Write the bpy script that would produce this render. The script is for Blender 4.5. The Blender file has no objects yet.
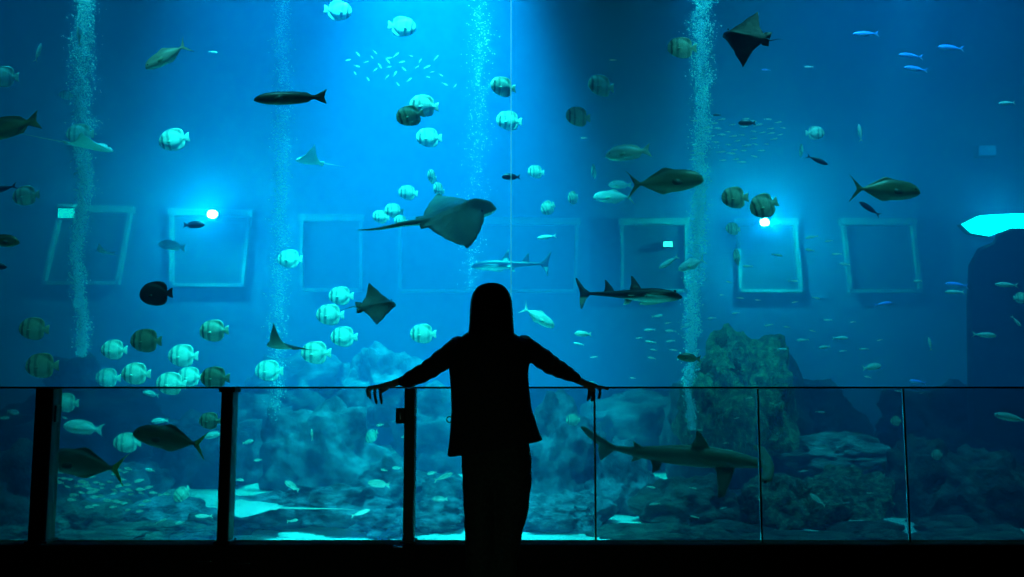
import bpy, bmesh, math, random
from mathutils import Vector, Matrix, Euler, noise
random.seed(7)
sc = bpy.context.scene
COL = sc.collection
PI = math.pi
R = math.radians

# ------------------------------------------------------------------ camera
F = 900.0
TILT = R(6.12)
CAMZ = 1.15
def at(px, py, Y):
    """point of the place at distance Y that is seen at (px, py) of the 1024x577 photo"""
    a = (px - 512) / F
    b = (288.5 - py) / F
    dy = math.cos(TILT) - b * math.sin(TILT)
    dz = math.sin(TILT) + b * math.cos(TILT)
    s = Y / dy
    return Vector((a * s, Y, CAMZ + dz * s))
cam = bpy.data.objects.new('camera', bpy.data.cameras.new('camera'))
COL.objects.link(cam)
cam.location = (0, 0, CAMZ)
cam.rotation_euler = (PI / 2 + TILT, 0, 0)
cam.data.sensor_width = 36
cam.data.lens = 36 * F / 1024
cam.data.clip_start = 0.05
sc.camera = cam
vs = sc.view_settings
vs.view_transform = 'Standard'
vs.look = 'None'
vs.gamma = 1
vs.use_curve_mapping = False
vs.exposure = 0.0
world = bpy.data.worlds.new('world')
sc.world = world
world.use_nodes = True
world.node_tree.nodes['Background'].inputs[0].default_value = (0.2, 0.5, 1, 1)
world.node_tree.nodes['Background'].inputs[1].default_value = 0.0

# ------------------------------------------------------------------ helpers
def tag(o, label=None, cat=None, group=None, kind=None):
    if label: o['label'] = label
    if cat: o['category'] = cat
    if group: o['group'] = group
    if kind: o['kind'] = kind
    return o

def link(name, me, m=None, parent=None, loc=None):
    o = bpy.data.objects.new(name, me)
    COL.objects.link(o)
    if m is not None and me is not None:
        for mm in (m if isinstance(m, (list, tuple)) else [m]):
            me.materials.append(mm)
    if parent is not None: o.parent = parent
    if loc is not None: o.location = loc
    return o

def to_mesh(name, bm, smooth=True):
    bmesh.ops.recalc_face_normals(bm, faces=bm.faces[:])
    me = bpy.data.meshes.new(name)
    bm.to_mesh(me)
    bm.free()
    if smooth:
        for p in me.polygons: p.use_smooth = True
    return me

def add_box(bm, x0, x1, y0, y1, z0, z1, bevel=0.0):
    r = bmesh.ops.create_cube(bm, size=1)
    vv = r['verts']
    for v in vv:
        v.co = Vector(((x0 + x1) / 2 + v.co.x * (x1 - x0), (y0 + y1) / 2 + v.co.y * (y1 - y0), (z0 + z1) / 2 + v.co.z * (z1 - z0)))
    if bevel > 0:
        es = list({e for v in vv for e in v.link_edges})
        bmesh.ops.bevel(bm, geom=es, offset=bevel, segments=2, affect='EDGES', profile=0.6)

def box(name, x0, x1, y0, y1, z0, z1, m, bevel=0.0, parent=None, kind=None):
    bm = bmesh.new()
    add_box(bm, x0, x1, y0, y1, z0, z1, bevel)
    o = link(name, to_mesh(name, bm, False), m, parent)
    if kind: o['kind'] = kind
    return o

def rings(bm, loops, closed_caps=True):
    """skin a list of vertex loops (lists of Vector, equal counts)"""
    vl = [[bm.verts.new(p) for p in lp] for lp in loops]
    n = len(vl[0])
    fs = []
    for a, b in zip(vl, vl[1:]):
        for i in range(n):
            j = (i + 1) % n
            fs.append(bm.faces.new((a[i], a[j], b[j], b[i])))
    if closed_caps:
        bm.faces.new(vl[0][::-1])
        bm.faces.new(vl[-1])
    return vl

def tube(bm, pts, rad, n=12, ref=Vector((0, 0, 1))):
    """rounded tapered tube through pts; rad = one radius or (ra, rb) per point (ra along side, rb along up)"""
    pts = [Vector(p) for p in pts]
    rad = [(r, r) if not isinstance(r, (tuple, list)) else r for r in rad]
    loops = []
    k = len(pts)
    def frame(t):
        t = t.normalized()
        up = ref if abs(t.dot(ref)) < 0.92 else Vector((0, 1, 0)) if abs(t.y) < 0.9 else Vector((1, 0, 0))
        s = t.cross(up).normalized()
        u = s.cross(t).normalized()
        return s, u
    def loop(c, t, ra, rb):
        s, u = frame(t)
        return [c + s * (ra * math.cos(2 * PI * i / n)) + u * (rb * math.sin(2 * PI * i / n)) for i in range(n)]
    T = []
    for i in range(k):
        T.append(((pts[min(i + 1, k - 1)] - pts[max(i - 1, 0)])).normalized())
    r0 = rad[0]; m0 = min(r0)
    for f in (0.97, 0.75, 0.4):
        q = math.sqrt(1 - f * f)
        loops.append(loop(pts[0] - T[0] * m0 * f, T[0], r0[0] * q, r0[1] * q))
    for i in range(k):
        loops.append(loop(pts[i], T[i], *rad[i]))
    r1 = rad[-1]; m1 = min(r1)
    for f in (0.4, 0.75, 0.97):
        q = math.sqrt(1 - f * f)
        loops.append(loop(pts[-1] + T[-1] * m1 * f, T[-1], r1[0] * q, r1[1] * q))
    rings(bm, loops)

def ellipsoid(bm, c, r, rot=None, sub=3):
    g = bmesh.ops.create_icosphere(bm, subdivisions=sub, radius=1)
    M = Matrix.Translation(Vector(c)) @ (rot.to_matrix().to_4x4() if rot else Matrix.Identity(4)) @ Matrix.Diagonal((*r, 1))
    bmesh.ops.transform(bm, matrix=M, verts=g['verts'])

def evaluated(me, setup):
    """a new mesh: me with modifiers that setup(object) adds"""
    o = bpy.data.objects.new('tmp', me)
    COL.objects.link(o)
    extra = setup(o) or []
    dg = bpy.context.evaluated_depsgraph_get()
    dg.update()
    out = bpy.data.meshes.new_from_object(o.evaluated_get(dg))
    bpy.data.objects.remove(o)
    for e in extra: bpy.data.objects.remove(e)
    return out

def voxel(name, bm, size, smooth=4, fac=0.5):
    me = to_mesh(name, bm)
    def s(o):
        a = o.modifiers.new('r', 'REMESH'); a.mode = 'VOXEL'; a.voxel_size = size
        b = o.modifiers.new('s', 'SMOOTH'); b.iterations = smooth; b.factor = fac
    out = evaluated(me, s)
    out.name = name
    for p in out.polygons: p.use_smooth = True
    return out

def union(name, bms):
    mes = [to_mesh('u', b) for b in bms]
    def s(o):
        ex = []
        for m2 in mes[1:]:
            t = bpy.data.objects.new('t', m2); COL.objects.link(t); t.hide_render = True
            b = o.modifiers.new('b', 'BOOLEAN'); b.operation = 'UNION'; b.solver = 'EXACT'; b.object = t
            ex.append(t)
        return ex
    out = evaluated(mes[0], s)
    out.name = name
    for p in out.polygons: p.use_smooth = True
    return out

# ------------------------------------------------------------------ materials
class NT:
    def __init__(self, name):
        self.m = bpy.data.materials.new(name); self.m.use_nodes = True
        self.t = self.m.node_tree; self.t.nodes.clear()
        self.out = self.n('ShaderNodeOutputMaterial')
    def n(self, kind, **kw):
        nd = self.t.nodes.new(kind)
        for k, v in kw.items():
            if k in nd.inputs: nd.inputs[k].default_value = v
            else: setattr(nd, k, v)
        return nd
    def l(self, a, b): self.t.links.new(a, b)

def ramp(nt, fac, stops, interp='LINEAR'):
    r = nt.n('ShaderNodeValToRGB'); r.color_ramp.interpolation = interp
    e = r.color_ramp.elements
    while len(e) < len(stops): e.new(0.5)
    for el, (p, c) in zip(e, stops):
        el.position = p; el.color = (*c, 1) if len(c) == 3 else c
    nt.l(fac, r.inputs[0])
    return r.outputs[0]

def simple(name, c, rough=0.6, metal=0.0, spec=0.5):
    nt = NT(name)
    b = nt.n('ShaderNodeBsdfPrincipled')
    b.inputs['Base Color'].default_value = (*c, 1); b.inputs['Roughness'].default_value = rough
    b.inputs['Metallic'].default_value = metal; b.inputs['Specular IOR Level'].default_value = spec
    nt.l(b.outputs[0], nt.out.inputs[0])
    return nt.m

def mottled(name, c0, c1, scale=3.0, rough=0.85, bump=0.4, detail=6, lo=0.38, hi=0.62, c2=None):
    nt = NT(name)
    tc = nt.n('ShaderNodeTexCoord')
    nz = nt.n('ShaderNodeTexNoise'); nz.inputs['Scale'].default_value = scale; nz.inputs['Detail'].default_value = detail
    nt.l(tc.outputs['Object'], nz.inputs['Vector'])
    st = [(lo, c0), (hi, c1)] if c2 is None else [(lo, c0), (0.5, c1), (hi, c2)]
    col = ramp(nt, nz.outputs['Fac'], st)
    b = nt.n('ShaderNodeBsdfPrincipled'); b.inputs['Roughness'].default_value = rough
    nt.l(col, b.inputs['Base Color'])
    n2 = nt.n('ShaderNodeTexNoise'); n2.inputs['Scale'].default_value = scale * 3.1; n2.inputs['Detail'].default_value = 5
    nt.l(tc.outputs['Object'], n2.inputs['Vector'])
    bp = nt.n('ShaderNodeBump'); bp.inputs['Strength'].default_value = bump; bp.inputs['Distance'].default_value = 0.1
    nt.l(n2.outputs['Fac'], bp.inputs['Height']); nt.l(bp.outputs[0], b.inputs['Normal'])
    nt.l(b.outputs[0], nt.out.inputs[0])
    return nt.m

def emit(name, c, s):
    nt = NT(name)
    e = nt.n('ShaderNodeEmission'); e.inputs[0].default_value = (*c, 1); e.inputs[1].default_value = s
    nt.l(e.outputs[0], nt.out.inputs[0])
    return nt.m

def clear(name, tint, gloss=0.06):
    """clear sheet: tinted transmission plus a weak mirror reflection"""
    nt = NT(name)
    t = nt.n('ShaderNodeBsdfTransparent'); t.inputs[0].default_value = (*tint, 1)
    g = nt.n('ShaderNodeBsdfGlossy'); g.inputs['Roughness'].default_value = 0.03
    fr = nt.n('ShaderNodeFresnel'); fr.inputs[0].default_value = 1.2
    mx = nt.n('ShaderNodeMixShader')
    nt.l(fr.outputs[0], mx.inputs[0]); nt.l(t.outputs[0], mx.inputs[1]); nt.l(g.outputs[0], mx.inputs[2])
    nt.l(mx.outputs[0], nt.out.inputs[0])
    return nt.m

def fish_mat(name, back, side, belly, zlo=-0.15, zhi=0.15, bands=(), band_col=(0.02, 0.025, 0.02), tailx=None, tail_col=None, spots=0.0, rough=0.42):
    """countershaded fish skin: belly to back along local Z, dark bands across local X"""
    nt = NT(name)
    tc = nt.n('ShaderNodeTexCoord')
    nz = nt.n('ShaderNodeTexNoise'); nz.inputs['Scale'].default_value = 7; nz.inputs['Detail'].default_value = 3
    nt.l(tc.outputs['Object'], nz.inputs['Vector'])
    sp = nt.n('ShaderNodeSeparateXYZ'); nt.l(tc.outputs['Object'], sp.inputs[0])
    mr = nt.n('ShaderNodeMapRange'); mr.inputs['From Min'].default_value = zlo; mr.inputs['From Max'].default_value = zhi
    nt.l(sp.outputs['Z'], mr.inputs['Value'])
    ad = nt.n('ShaderNodeMath', operation='MULTIPLY_ADD'); nt.l(nz.outputs['Fac'], ad.inputs[0]); ad.inputs[1].default_value = 0.35; ad.inputs[2].default_value = -0.175
    a2 = nt.n('ShaderNodeMath', operation='ADD'); nt.l(mr.outputs[0], a2.inputs[0]); nt.l(ad.outputs[0], a2.inputs[1])
    col = ramp(nt, a2.outputs[0], [(0.12, belly), (0.5, side), (0.85, back)])
    def mixin(fac, c):
        nonlocal col
        mx = nt.n('ShaderNodeMixRGB'); nt.l(fac, mx.inputs[0]); nt.l(col, mx.inputs[1]); mx.inputs[2].default_value = (*c, 1); col = mx.outputs[0]
    if bands:
        # x + small noise + bow -> ramp of bands
        w = nt.n('ShaderNodeMath', operation='MULTIPLY_ADD'); nt.l(nz.outputs['Fac'], w.inputs[0]); w.inputs[1].default_value = 0.07; nt.l(sp.outputs['X'], w.inputs[2])
        w2 = nt.n('ShaderNodeMath', operation='ADD'); nt.l(w.outputs[0], w2.inputs[0]); w2.inputs[1].default_value = 0.465
        st = [(0.0, (0, 0, 0))]
        for c, hw, s in sorted(bands):
            p = c + 0.5
            st += [(max(p - hw - 0.015, 0), (0, 0, 0)), (p - hw + 0.015, (s, s, s)), (p + hw - 0.015, (s, s, s)), (min(p + hw + 0.015, 1), (0, 0, 0))]
        mixin(ramp(nt, w2.outputs[0], st), band_col)
    if tailx is not None:
        lt = nt.n('ShaderNodeMath', operation='LESS_THAN'); nt.l(sp.outputs['X'], lt.inputs[0]); lt.inputs[1].default_value = tailx
        mixin(lt.outputs[0], tail_col)
    if spots:
        v = nt.n('ShaderNodeTexVoronoi'); v.inputs['Scale'].default_value = 16; nt.l(tc.outputs['Object'], v.inputs['Vector'])
        lt = nt.n('ShaderNodeMath', operation='LESS_THAN'); nt.l(v.outputs['Distance'], lt.inputs[0]); lt.inputs[1].default_value = spots
        mixin(lt.outputs[0], (0.7, 0.72, 0.66))
    b = nt.n('ShaderNodeBsdfPrincipled'); b.inputs['Roughness'].default_value = rough
    nt.l(col, b.inputs['Base Color'])
    nt.l(b.outputs[0], nt.out.inputs[0])
    return nt.m

M = {}
M['black_paint'] = simple('black painted metal', (0.012, 0.012, 0.013), 0.45)
M['dark_floor'] = mottled('dark carpet', (0.012, 0.012, 0.014), (0.022, 0.022, 0.025), 40, 0.95, 0.2)
M['dark_wall'] = mottled('dark gallery wall', (0.014, 0.014, 0.017), (0.02, 0.02, 0.024), 6, 0.9, 0.1)
M['kerb'] = mottled('dark kerb', (0.006, 0.006, 0.007), (0.011, 0.011, 0.013), 8, 0.95, 0.1)
M['gasket'] = simple('dark gasket', (0.02, 0.02, 0.025), 0.5)
M['steel'] = simple('brushed steel', (0.62, 0.62, 0.6), 0.28, 1.0)
M['rail_glass'] = clear('railing glass', (0.74, 0.76, 0.78))
M['acrylic'] = clear('acrylic', (0.99, 0.995, 1.0))
M['tank_wall'] = mottled('painted tank wall', (0.04, 0.13, 0.30), (0.06, 0.18, 0.36), 0.5, 0.9, 0.1)
M['frame'] = simple('pale window frame', (0.26, 0.37, 0.40), 0.6)
M['sand'] = mottled('white sand', (0.55, 0.62, 0.56), (0.8, 0.85, 0.78), 1.6, 0.95, 0.5)
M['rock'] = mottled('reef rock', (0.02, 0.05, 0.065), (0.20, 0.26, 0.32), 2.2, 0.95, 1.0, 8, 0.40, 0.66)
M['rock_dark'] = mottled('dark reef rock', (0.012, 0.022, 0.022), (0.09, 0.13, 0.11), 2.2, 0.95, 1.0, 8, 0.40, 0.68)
M['rock_green'] = mottled('algae covered reef rock', (0.05, 0.10, 0.06), (0.26, 0.44, 0.27), 9, 0.95, 1.0, 9, 0.40, 0.66)
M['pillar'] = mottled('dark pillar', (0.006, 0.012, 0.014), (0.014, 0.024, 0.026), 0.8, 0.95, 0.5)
M['housing'] = simple('lamp housing', (0.05, 0.06, 0.06), 0.5)
M['bubble'] = simple('air bubbles', (0.85, 0.92, 0.92), 0.25)

# water: clear blue, single scattering
nt = NT('sea water')
vsn = nt.n('ShaderNodeVolumeScatter'); van = nt.n('ShaderNodeVolumeAbsorption'); adn = nt.n('ShaderNodeAddShader')
vsn.inputs['Color'].default_value = (0.0, 0.37, 1, 1); vsn.inputs['Density'].default_value = 0.05; vsn.inputs['Anisotropy'].default_value = 0.0
van.inputs['Color'].default_value = (0.0, 0.83, 0.9, 1); van.inputs['Density'].default_value = 0.16
nt.l(vsn.outputs[0], adn.inputs[0]); nt.l(van.outputs[0], adn.inputs[1]); nt.l(adn.outputs[0], nt.out.inputs['Volume'])
M['water'] = nt.m

# ------------------------------------------------------------------ the setting
YW0, YW1 = 6.0, 6.12            # acrylic window
TX, TY, TZ0, TZ1 = 24.0, 33.0, -1.0, 17.0
def structure(o): o['kind'] = 'structure'; return o
box('floor', -9.3, 9.3, -3.3, 6.0, -0.1, 0.0, M['dark_floor'], kind='structure')
box('ceiling', -9.3, 9.3, -3.3, 5.85, 7.2, 7.4, M['dark_wall'], kind='structure')
box('wall_left', -9.3, -9.0, -3.3, 5.85, 0.0, 7.2, M['dark_wall'], kind='structure')
box('wall_right', 9.0, 9.3, -3.3, 5.85, 0.0, 7.2, M['dark_wall'], kind='structure')
box('wall_rear', -9.0, 9.0, -3.3, -3.0, 0.0, 7.2, M['dark_wall'], kind='structure')
bm = bmesh.new()                # wall around the viewing window
add_box(bm, -TX, -8.2, 5.86, 6.11, -1.3, TZ1); add_box(bm, 8.2, TX, 5.86, 6.11, -1.3, TZ1)
add_box(bm, -8.2, 8.2, 5.86, 6.11, 6.9, TZ1); add_box(bm, -8.2, 8.2, 6.0, 6.11, -1.3, 0.03)
structure(link('wall_front', to_mesh('wall_front', bm, False), M['dark_wall']))
seam = at(511, 150, 6.0).x
box('window_1', -8.19, seam - 0.005, YW0 + 0.01, YW1 - 0.01, 0.04, 6.89, M['acrylic'], kind='structure')
box('window_2', seam + 0.005, 8.19, YW0 + 0.01, YW1 - 0.01, 0.04, 6.89, M['acrylic'], kind='structure')
nt = NT('bonded seam')
tl = nt.n('ShaderNodeBsdfTranslucent'); tl.inputs[0].default_value = (0.8, 0.9, 0.95, 1)
tp = nt.n('ShaderNodeBsdfTransparent'); mx = nt.n('ShaderNodeMixShader'); mx.inputs[0].default_value = 0.35
nt.l(tp.outputs[0], mx.inputs[1]); nt.l(tl.outputs[0], mx.inputs[2]); nt.l(mx.outputs[0], nt.out.inputs[0])
box('trim_1', seam - 0.0045, seam + 0.0045, YW0 + 0.01, YW1 - 0.01, 0.04, 6.89, nt.m, kind='structure')
# kerb carrying the railing
YR = 4.85
KZ = at(512, 539.5, YR + 0.065).z
box('trim_2', -8.98, 8.98, YR - 0.1, YR + 0.065, 0.0, KZ, M['kerb'], bevel=0.012, kind='structure')
# tank
box('water', -TX + 0.02, TX - 0.02, YW1 + 0.01, TY - 0.02, TZ0 - 0.05, TZ1 - 0.05, M['water'], kind='structure')
box('wall_back', -TX, TX, TY, TY + 0.3, -1.3, TZ1, M['tank_wall'], kind='structure')
box('wall_tank_left', -TX - 0.3, -TX, 5.86, TY, -1.3, TZ1, M['tank_wall'], kind='structure')
box('wall_tank_right', TX, TX + 0.3, 5.86, TY, -1.3, TZ1, M['tank_wall'], kind='structure')
bm = bmesh.new()                # sand bed with gentle dunes
nx, ny = 90, 60
gv = [[bm.verts.new((-TX + 2 * TX * i / nx, YW1 + (TY - YW1) * j / ny, 0)) for i in range(nx + 1)] for j in range(ny + 1)]
for row in gv:
    for v in row:
        v.co.z = TZ0 + 0.10 * noise.noise(Vector((v.co.x * 0.5, v.co.y * 0.8, 0))) + 0.05 * noise.noise(Vector((v.co.x * 1.7, v.co.y * 2.3, 3)))
for j in range(ny):
    for i in range(nx):
        bm.faces.new((gv[j][i], gv[j][i + 1], gv[j + 1][i + 1], gv[j + 1][i]))
structure(link('ground', to_mesh('ground', bm), M['sand']))

# windows in the far wall
WIN = [((62, 208), (131, 210), (118, 283), (44, 283)), ((172, 212), (250, 214), (243, 285), (172, 285)),
       ((302, 218), (361, 218), (361, 290), (302, 290)), ((400, 220), (577, 222), (575, 291), (400, 291)),
       ((622, 222), (686, 222), (686, 291), (622, 291)), ((738, 222), (794, 222), (801, 291), (740, 291)),
       ((843, 222), (912, 222), (920, 291), (850, 291))]
YB = TY - 0.45
M['pane'] = simple('dark window pane', (0.03, 0.09, 0.14), 0.15)
def bar(bm, a, b, w, d):
    a, b = Vector(a), Vector(b)
    t = (b - a).normalized(); s = t.cross(Vector((0, 1, 0))).normalized() * w / 2; q = Vector((0, d / 2, 0))
    rings(bm, [[p + s + q, p - s + q, p - s - q, p + s - q] for p in (a - t * w / 2, b + t * w / 2)])
for k, cs in enumerate(WIN):
    P = [at(x, y, YB) for x, y in cs]
    bm = bmesh.new()
    bar(bm, P[0], P[1], 0.24, 0.3)
    for i in (1, 2, 3): bar(bm, P[i], P[(i + 1) % 4], 0.11, 0.25)
    w = structure(link('window_%d' % (k + 3), to_mesh('frame', bm, False), M['frame']))
    bm = bmesh.new()
    q = Vector((0, 0.03, 0)); o2 = Vector((0, 0.15, 0))
    rings(bm, [[p + o2 + q for p in P], [p + o2 - q for p in P]])
    link('pane', to_mesh('pane', bm, False), M['pane'], w)

# ------------------------------------------------------------------ railing
rail = bpy.data.objects.new('glass_railing', None); COL.objects.link(rail)
rail.location = (0, YR, KZ)
tag(rail, 'waist high glass railing with black posts along the aquarium window', 'railing')
def rpart(name, x0, x1, y0, y1, z0, z1, m, bevel=0.0, parent=None):
    bm = bmesh.new(); add_box(bm, x0, x1, y0 - YR, y1 - YR, z0 - KZ, z1 - KZ, bevel)
    return link(name, to_mesh(name, bm, False), m, parent or rail)
RZ = at(512, 388.3, YR).z       # top edge of the glass
def gx(px, py=460): return at(px, py, YR).x
edges = [(-690, -172), (-168, 37), (54, 220), (236, 404.5), (416, 594), (596, 758.5), (760.5, 905), (907, 1180), (1184, 1690)]
for a, b in edges:
    rpart('glass_panel', gx(a), gx(b), YR - 0.006, YR + 0.006, KZ - 0.02, RZ, M['rail_glass'], 0.002)
for px in (-170, 595, 759.5, 906, 1182):
    rpart('joint_strip', gx(px) - 0.0048, gx(px) + 0.0048, YR - 0.009, YR + 0.009, KZ, RZ - 0.002, M['gasket'], 0.002)
rpart('cap_rail', gx(-690), gx(1690), YR - 0.012, YR + 0.012, RZ - 0.001, RZ + 0.009, M['black_paint'], 0.003)
for px, wd in ((46, 0.094), (228, 0.062), (410, 0.056)):
    p = rpart('post', gx(px) - wd / 2, gx(px) + wd / 2, YR - 0.055, YR + 0.045, 0.0 if px < 0 else KZ - 0.002, RZ + 0.001, M['black_paint'], 0.006)
    # base plate on the kerb and cap on top
    bm = bmesh.new(); add_box(bm, gx(px) - wd / 2 - 0.012, gx(px) + wd / 2 + 0.012, -0.065, 0.055, 0, 0.012, 0.003)
    link('base_plate', to_mesh('base_plate', bm, False), M['black_paint'], p)
    if px == 228:
        bm = bmesh.new(); add_box(bm, gx(px) - wd / 2 - 0.012, gx(px) + wd / 2 + 0.012, -0.06, 0.05, RZ - KZ - 0.022, RZ - KZ + 0.008, 0.004)
        link('post_cap', to_mesh('post_cap', bm, False), M['black_paint'], p)
for px0, px1, y0, y1 in ((53, 58.5, 405, 422), (396.5, 406, 408, 423.5)):
    a, b = at(px0, y0, YR), at(px1, y1, YR)
    c = rpart('latch', a.x, b.x, YR - 0.03, YR + 0.03, b.z, a.z, M['black_paint'], 0.006)
    bm = bmesh.new(); tube(bm, [((a.x + b.x) / 2, -0.036, (a.z + b.z) / 2 - KZ - 0.015), ((a.x + b.x) / 2, -0.036, (a.z + b.z) / 2 - KZ + 0.015)], [0.006, 0.006], 8)
    link('latch_pin', to_mesh('latch_pin', bm), M['steel'], c)
YK = YR - 0.1
for px, py, wpx in ((203, 561.5, 16), (241, 563, 17), (398, 547, 8)):
    c = at(px, py, YK); hw = wpx / 2 * YK / F
    bm = bmesh.new(); tube(bm, [(c.x - hw, -0.103, c.z - KZ), (c.x + hw, -0.103, c.z - KZ)], [0.007, 0.005], 8)
    link('clamp', to_mesh('clamp', bm), M['steel'], rail)
# ------------------------------------------------------------------ reef
def rock_mesh(name, seed, rough, m, flat=0.75, sub=5):
    bm = bmesh.new(); bmesh.ops.create_icosphere(bm, subdivisions=sub, radius=1)
    off = Vector((seed * 7.3, seed * 3.1, seed))
    for v in bm.verts:
        d = v.co.normalized()
        n = noise.noise(d * 1.3 + off) * .55 + noise.noise(d * 3.1 + off) * .28 + noise.noise(d * 7 + off) * .14 + noise.noise(d * 15 + off) * .06
        r = 1 + rough * n
        v.co = d * r
        if v.co.z < -flat: v.co.z = -flat + (v.co.z + flat) * .2
    me = to_mesh(name, bm); me.materials.append(m); return me
ROCKS = {}
for mk in ('rock', 'rock_dark', 'rock_green'):
    ROCKS[mk] = [rock_mesh('boulder', k + len(mk), .9, M[mk]) for k in range(4)]
rk = random.Random(11)
def boulder(px, py, Y, wpx, hpx, mk, label, depth=None, group=None):
    """px, py = centre of the boulder as seen; wpx, hpx = half sizes"""
    Y = Y + max(0, (Y - 14.5)) * .55
    o = link('boulder', rk.choice(ROCKS[mk]), None, None, at(px, py, Y))
    w, h = wpx * Y / F, hpx * Y / F
    o.scale = (w, depth or max(w * .8, h * .8), h)
    o.rotation_euler = (0, 0, rk.uniform(-.5, .5) if depth else rk.uniform(0, 6.28))
    tag(o, label, 'rock', group)
    return o
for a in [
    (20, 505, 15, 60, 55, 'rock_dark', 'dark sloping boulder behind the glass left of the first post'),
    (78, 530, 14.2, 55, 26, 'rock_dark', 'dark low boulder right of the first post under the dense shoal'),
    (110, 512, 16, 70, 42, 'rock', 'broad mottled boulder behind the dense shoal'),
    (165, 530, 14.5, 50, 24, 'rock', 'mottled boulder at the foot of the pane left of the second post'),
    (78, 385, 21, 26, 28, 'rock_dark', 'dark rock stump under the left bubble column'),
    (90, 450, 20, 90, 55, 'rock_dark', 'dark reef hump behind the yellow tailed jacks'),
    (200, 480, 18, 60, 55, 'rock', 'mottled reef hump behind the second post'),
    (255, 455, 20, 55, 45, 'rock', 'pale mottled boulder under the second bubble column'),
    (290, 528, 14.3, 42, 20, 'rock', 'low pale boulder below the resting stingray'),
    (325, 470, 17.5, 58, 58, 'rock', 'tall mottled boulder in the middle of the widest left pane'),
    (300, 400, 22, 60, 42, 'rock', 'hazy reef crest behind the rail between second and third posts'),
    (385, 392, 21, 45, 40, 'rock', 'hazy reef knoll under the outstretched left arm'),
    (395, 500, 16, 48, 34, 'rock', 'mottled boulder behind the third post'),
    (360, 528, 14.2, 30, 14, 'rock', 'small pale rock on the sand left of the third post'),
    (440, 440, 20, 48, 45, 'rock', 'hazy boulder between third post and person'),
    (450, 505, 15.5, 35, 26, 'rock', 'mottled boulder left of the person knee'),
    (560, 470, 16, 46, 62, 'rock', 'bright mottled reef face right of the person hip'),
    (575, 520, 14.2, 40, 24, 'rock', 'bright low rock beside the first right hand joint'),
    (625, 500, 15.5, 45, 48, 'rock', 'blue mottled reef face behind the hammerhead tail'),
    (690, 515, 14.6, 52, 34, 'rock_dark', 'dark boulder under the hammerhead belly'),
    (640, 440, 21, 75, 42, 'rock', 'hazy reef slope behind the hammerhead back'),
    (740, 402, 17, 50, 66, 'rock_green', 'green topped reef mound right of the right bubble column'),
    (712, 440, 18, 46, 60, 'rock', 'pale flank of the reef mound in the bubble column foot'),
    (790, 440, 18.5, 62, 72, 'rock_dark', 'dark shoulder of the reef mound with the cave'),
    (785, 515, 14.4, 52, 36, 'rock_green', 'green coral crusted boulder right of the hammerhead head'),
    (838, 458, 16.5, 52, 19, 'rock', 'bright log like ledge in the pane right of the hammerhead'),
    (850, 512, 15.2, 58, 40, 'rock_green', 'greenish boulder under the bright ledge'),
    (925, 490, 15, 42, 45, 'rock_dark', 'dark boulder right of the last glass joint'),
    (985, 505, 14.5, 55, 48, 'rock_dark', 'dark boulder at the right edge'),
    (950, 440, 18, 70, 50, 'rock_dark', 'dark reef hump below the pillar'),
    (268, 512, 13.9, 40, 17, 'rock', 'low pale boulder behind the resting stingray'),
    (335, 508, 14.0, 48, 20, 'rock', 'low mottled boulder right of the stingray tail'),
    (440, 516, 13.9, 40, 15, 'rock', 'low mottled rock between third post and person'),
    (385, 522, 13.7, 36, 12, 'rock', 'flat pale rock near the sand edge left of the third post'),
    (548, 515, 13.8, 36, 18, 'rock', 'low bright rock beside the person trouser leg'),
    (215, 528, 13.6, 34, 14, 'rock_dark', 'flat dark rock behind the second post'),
    (105, 543, 12.35, 58, 9, 'rock_dark', 'added thin dark stone over lit sand, lowest in the pane right of the first post'),  # stones from here on are added to cover brightly lit sand
    (192, 543, 12.3, 34, 8, 'rock_dark', 'added thin dark stone over lit sand, lowest beside the second post'),
    (655, 543, 12.3, 48, 8, 'rock_dark', 'added thin dark stone over lit sand, lowest under the hammerhead tail'),
    (725, 543, 12.4, 44, 9, 'rock_dark', 'added thin dark stone over lit sand, lowest under the hammerhead belly'),
    (815, 543, 12.3, 62, 9, 'rock_dark', 'added thin dark stone over lit sand, lowest below the coral crusted boulder'),
    (890, 543, 12.4, 44, 9, 'rock_dark', 'added thin dark stone over lit sand, lowest at the last glass joint'),
    (985, 543, 12.3, 70, 9, 'rock_dark', 'added thin dark stone over lit sand, lowest in the pane at the right edge'),
    (150, 540, 13.2, 62, 15, 'rock_dark', 'added flat dark stone over lit sand along the sill between the first two posts'),
    (30, 540, 13.4, 55, 18, 'rock_dark', 'added flat dark stone over lit sand along the sill left of the first post'),
    (650, 538, 13.4, 52, 13, 'rock_dark', 'added flat stone over lit sand along the sill under the hammerhead tail'),
    (735, 540, 13.6, 48, 16, 'rock_dark', 'added flat stone over lit sand along the sill under the hammerhead fin'),
    (870, 540, 13.6, 60, 15, 'rock_dark', 'added flat stone over lit sand along the sill left of the last joint'),
    (965, 540, 13.6, 70, 18, 'rock_dark', 'added flat stone over lit sand along the sill at the right edge'),
]:
    boulder(*a)
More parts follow.
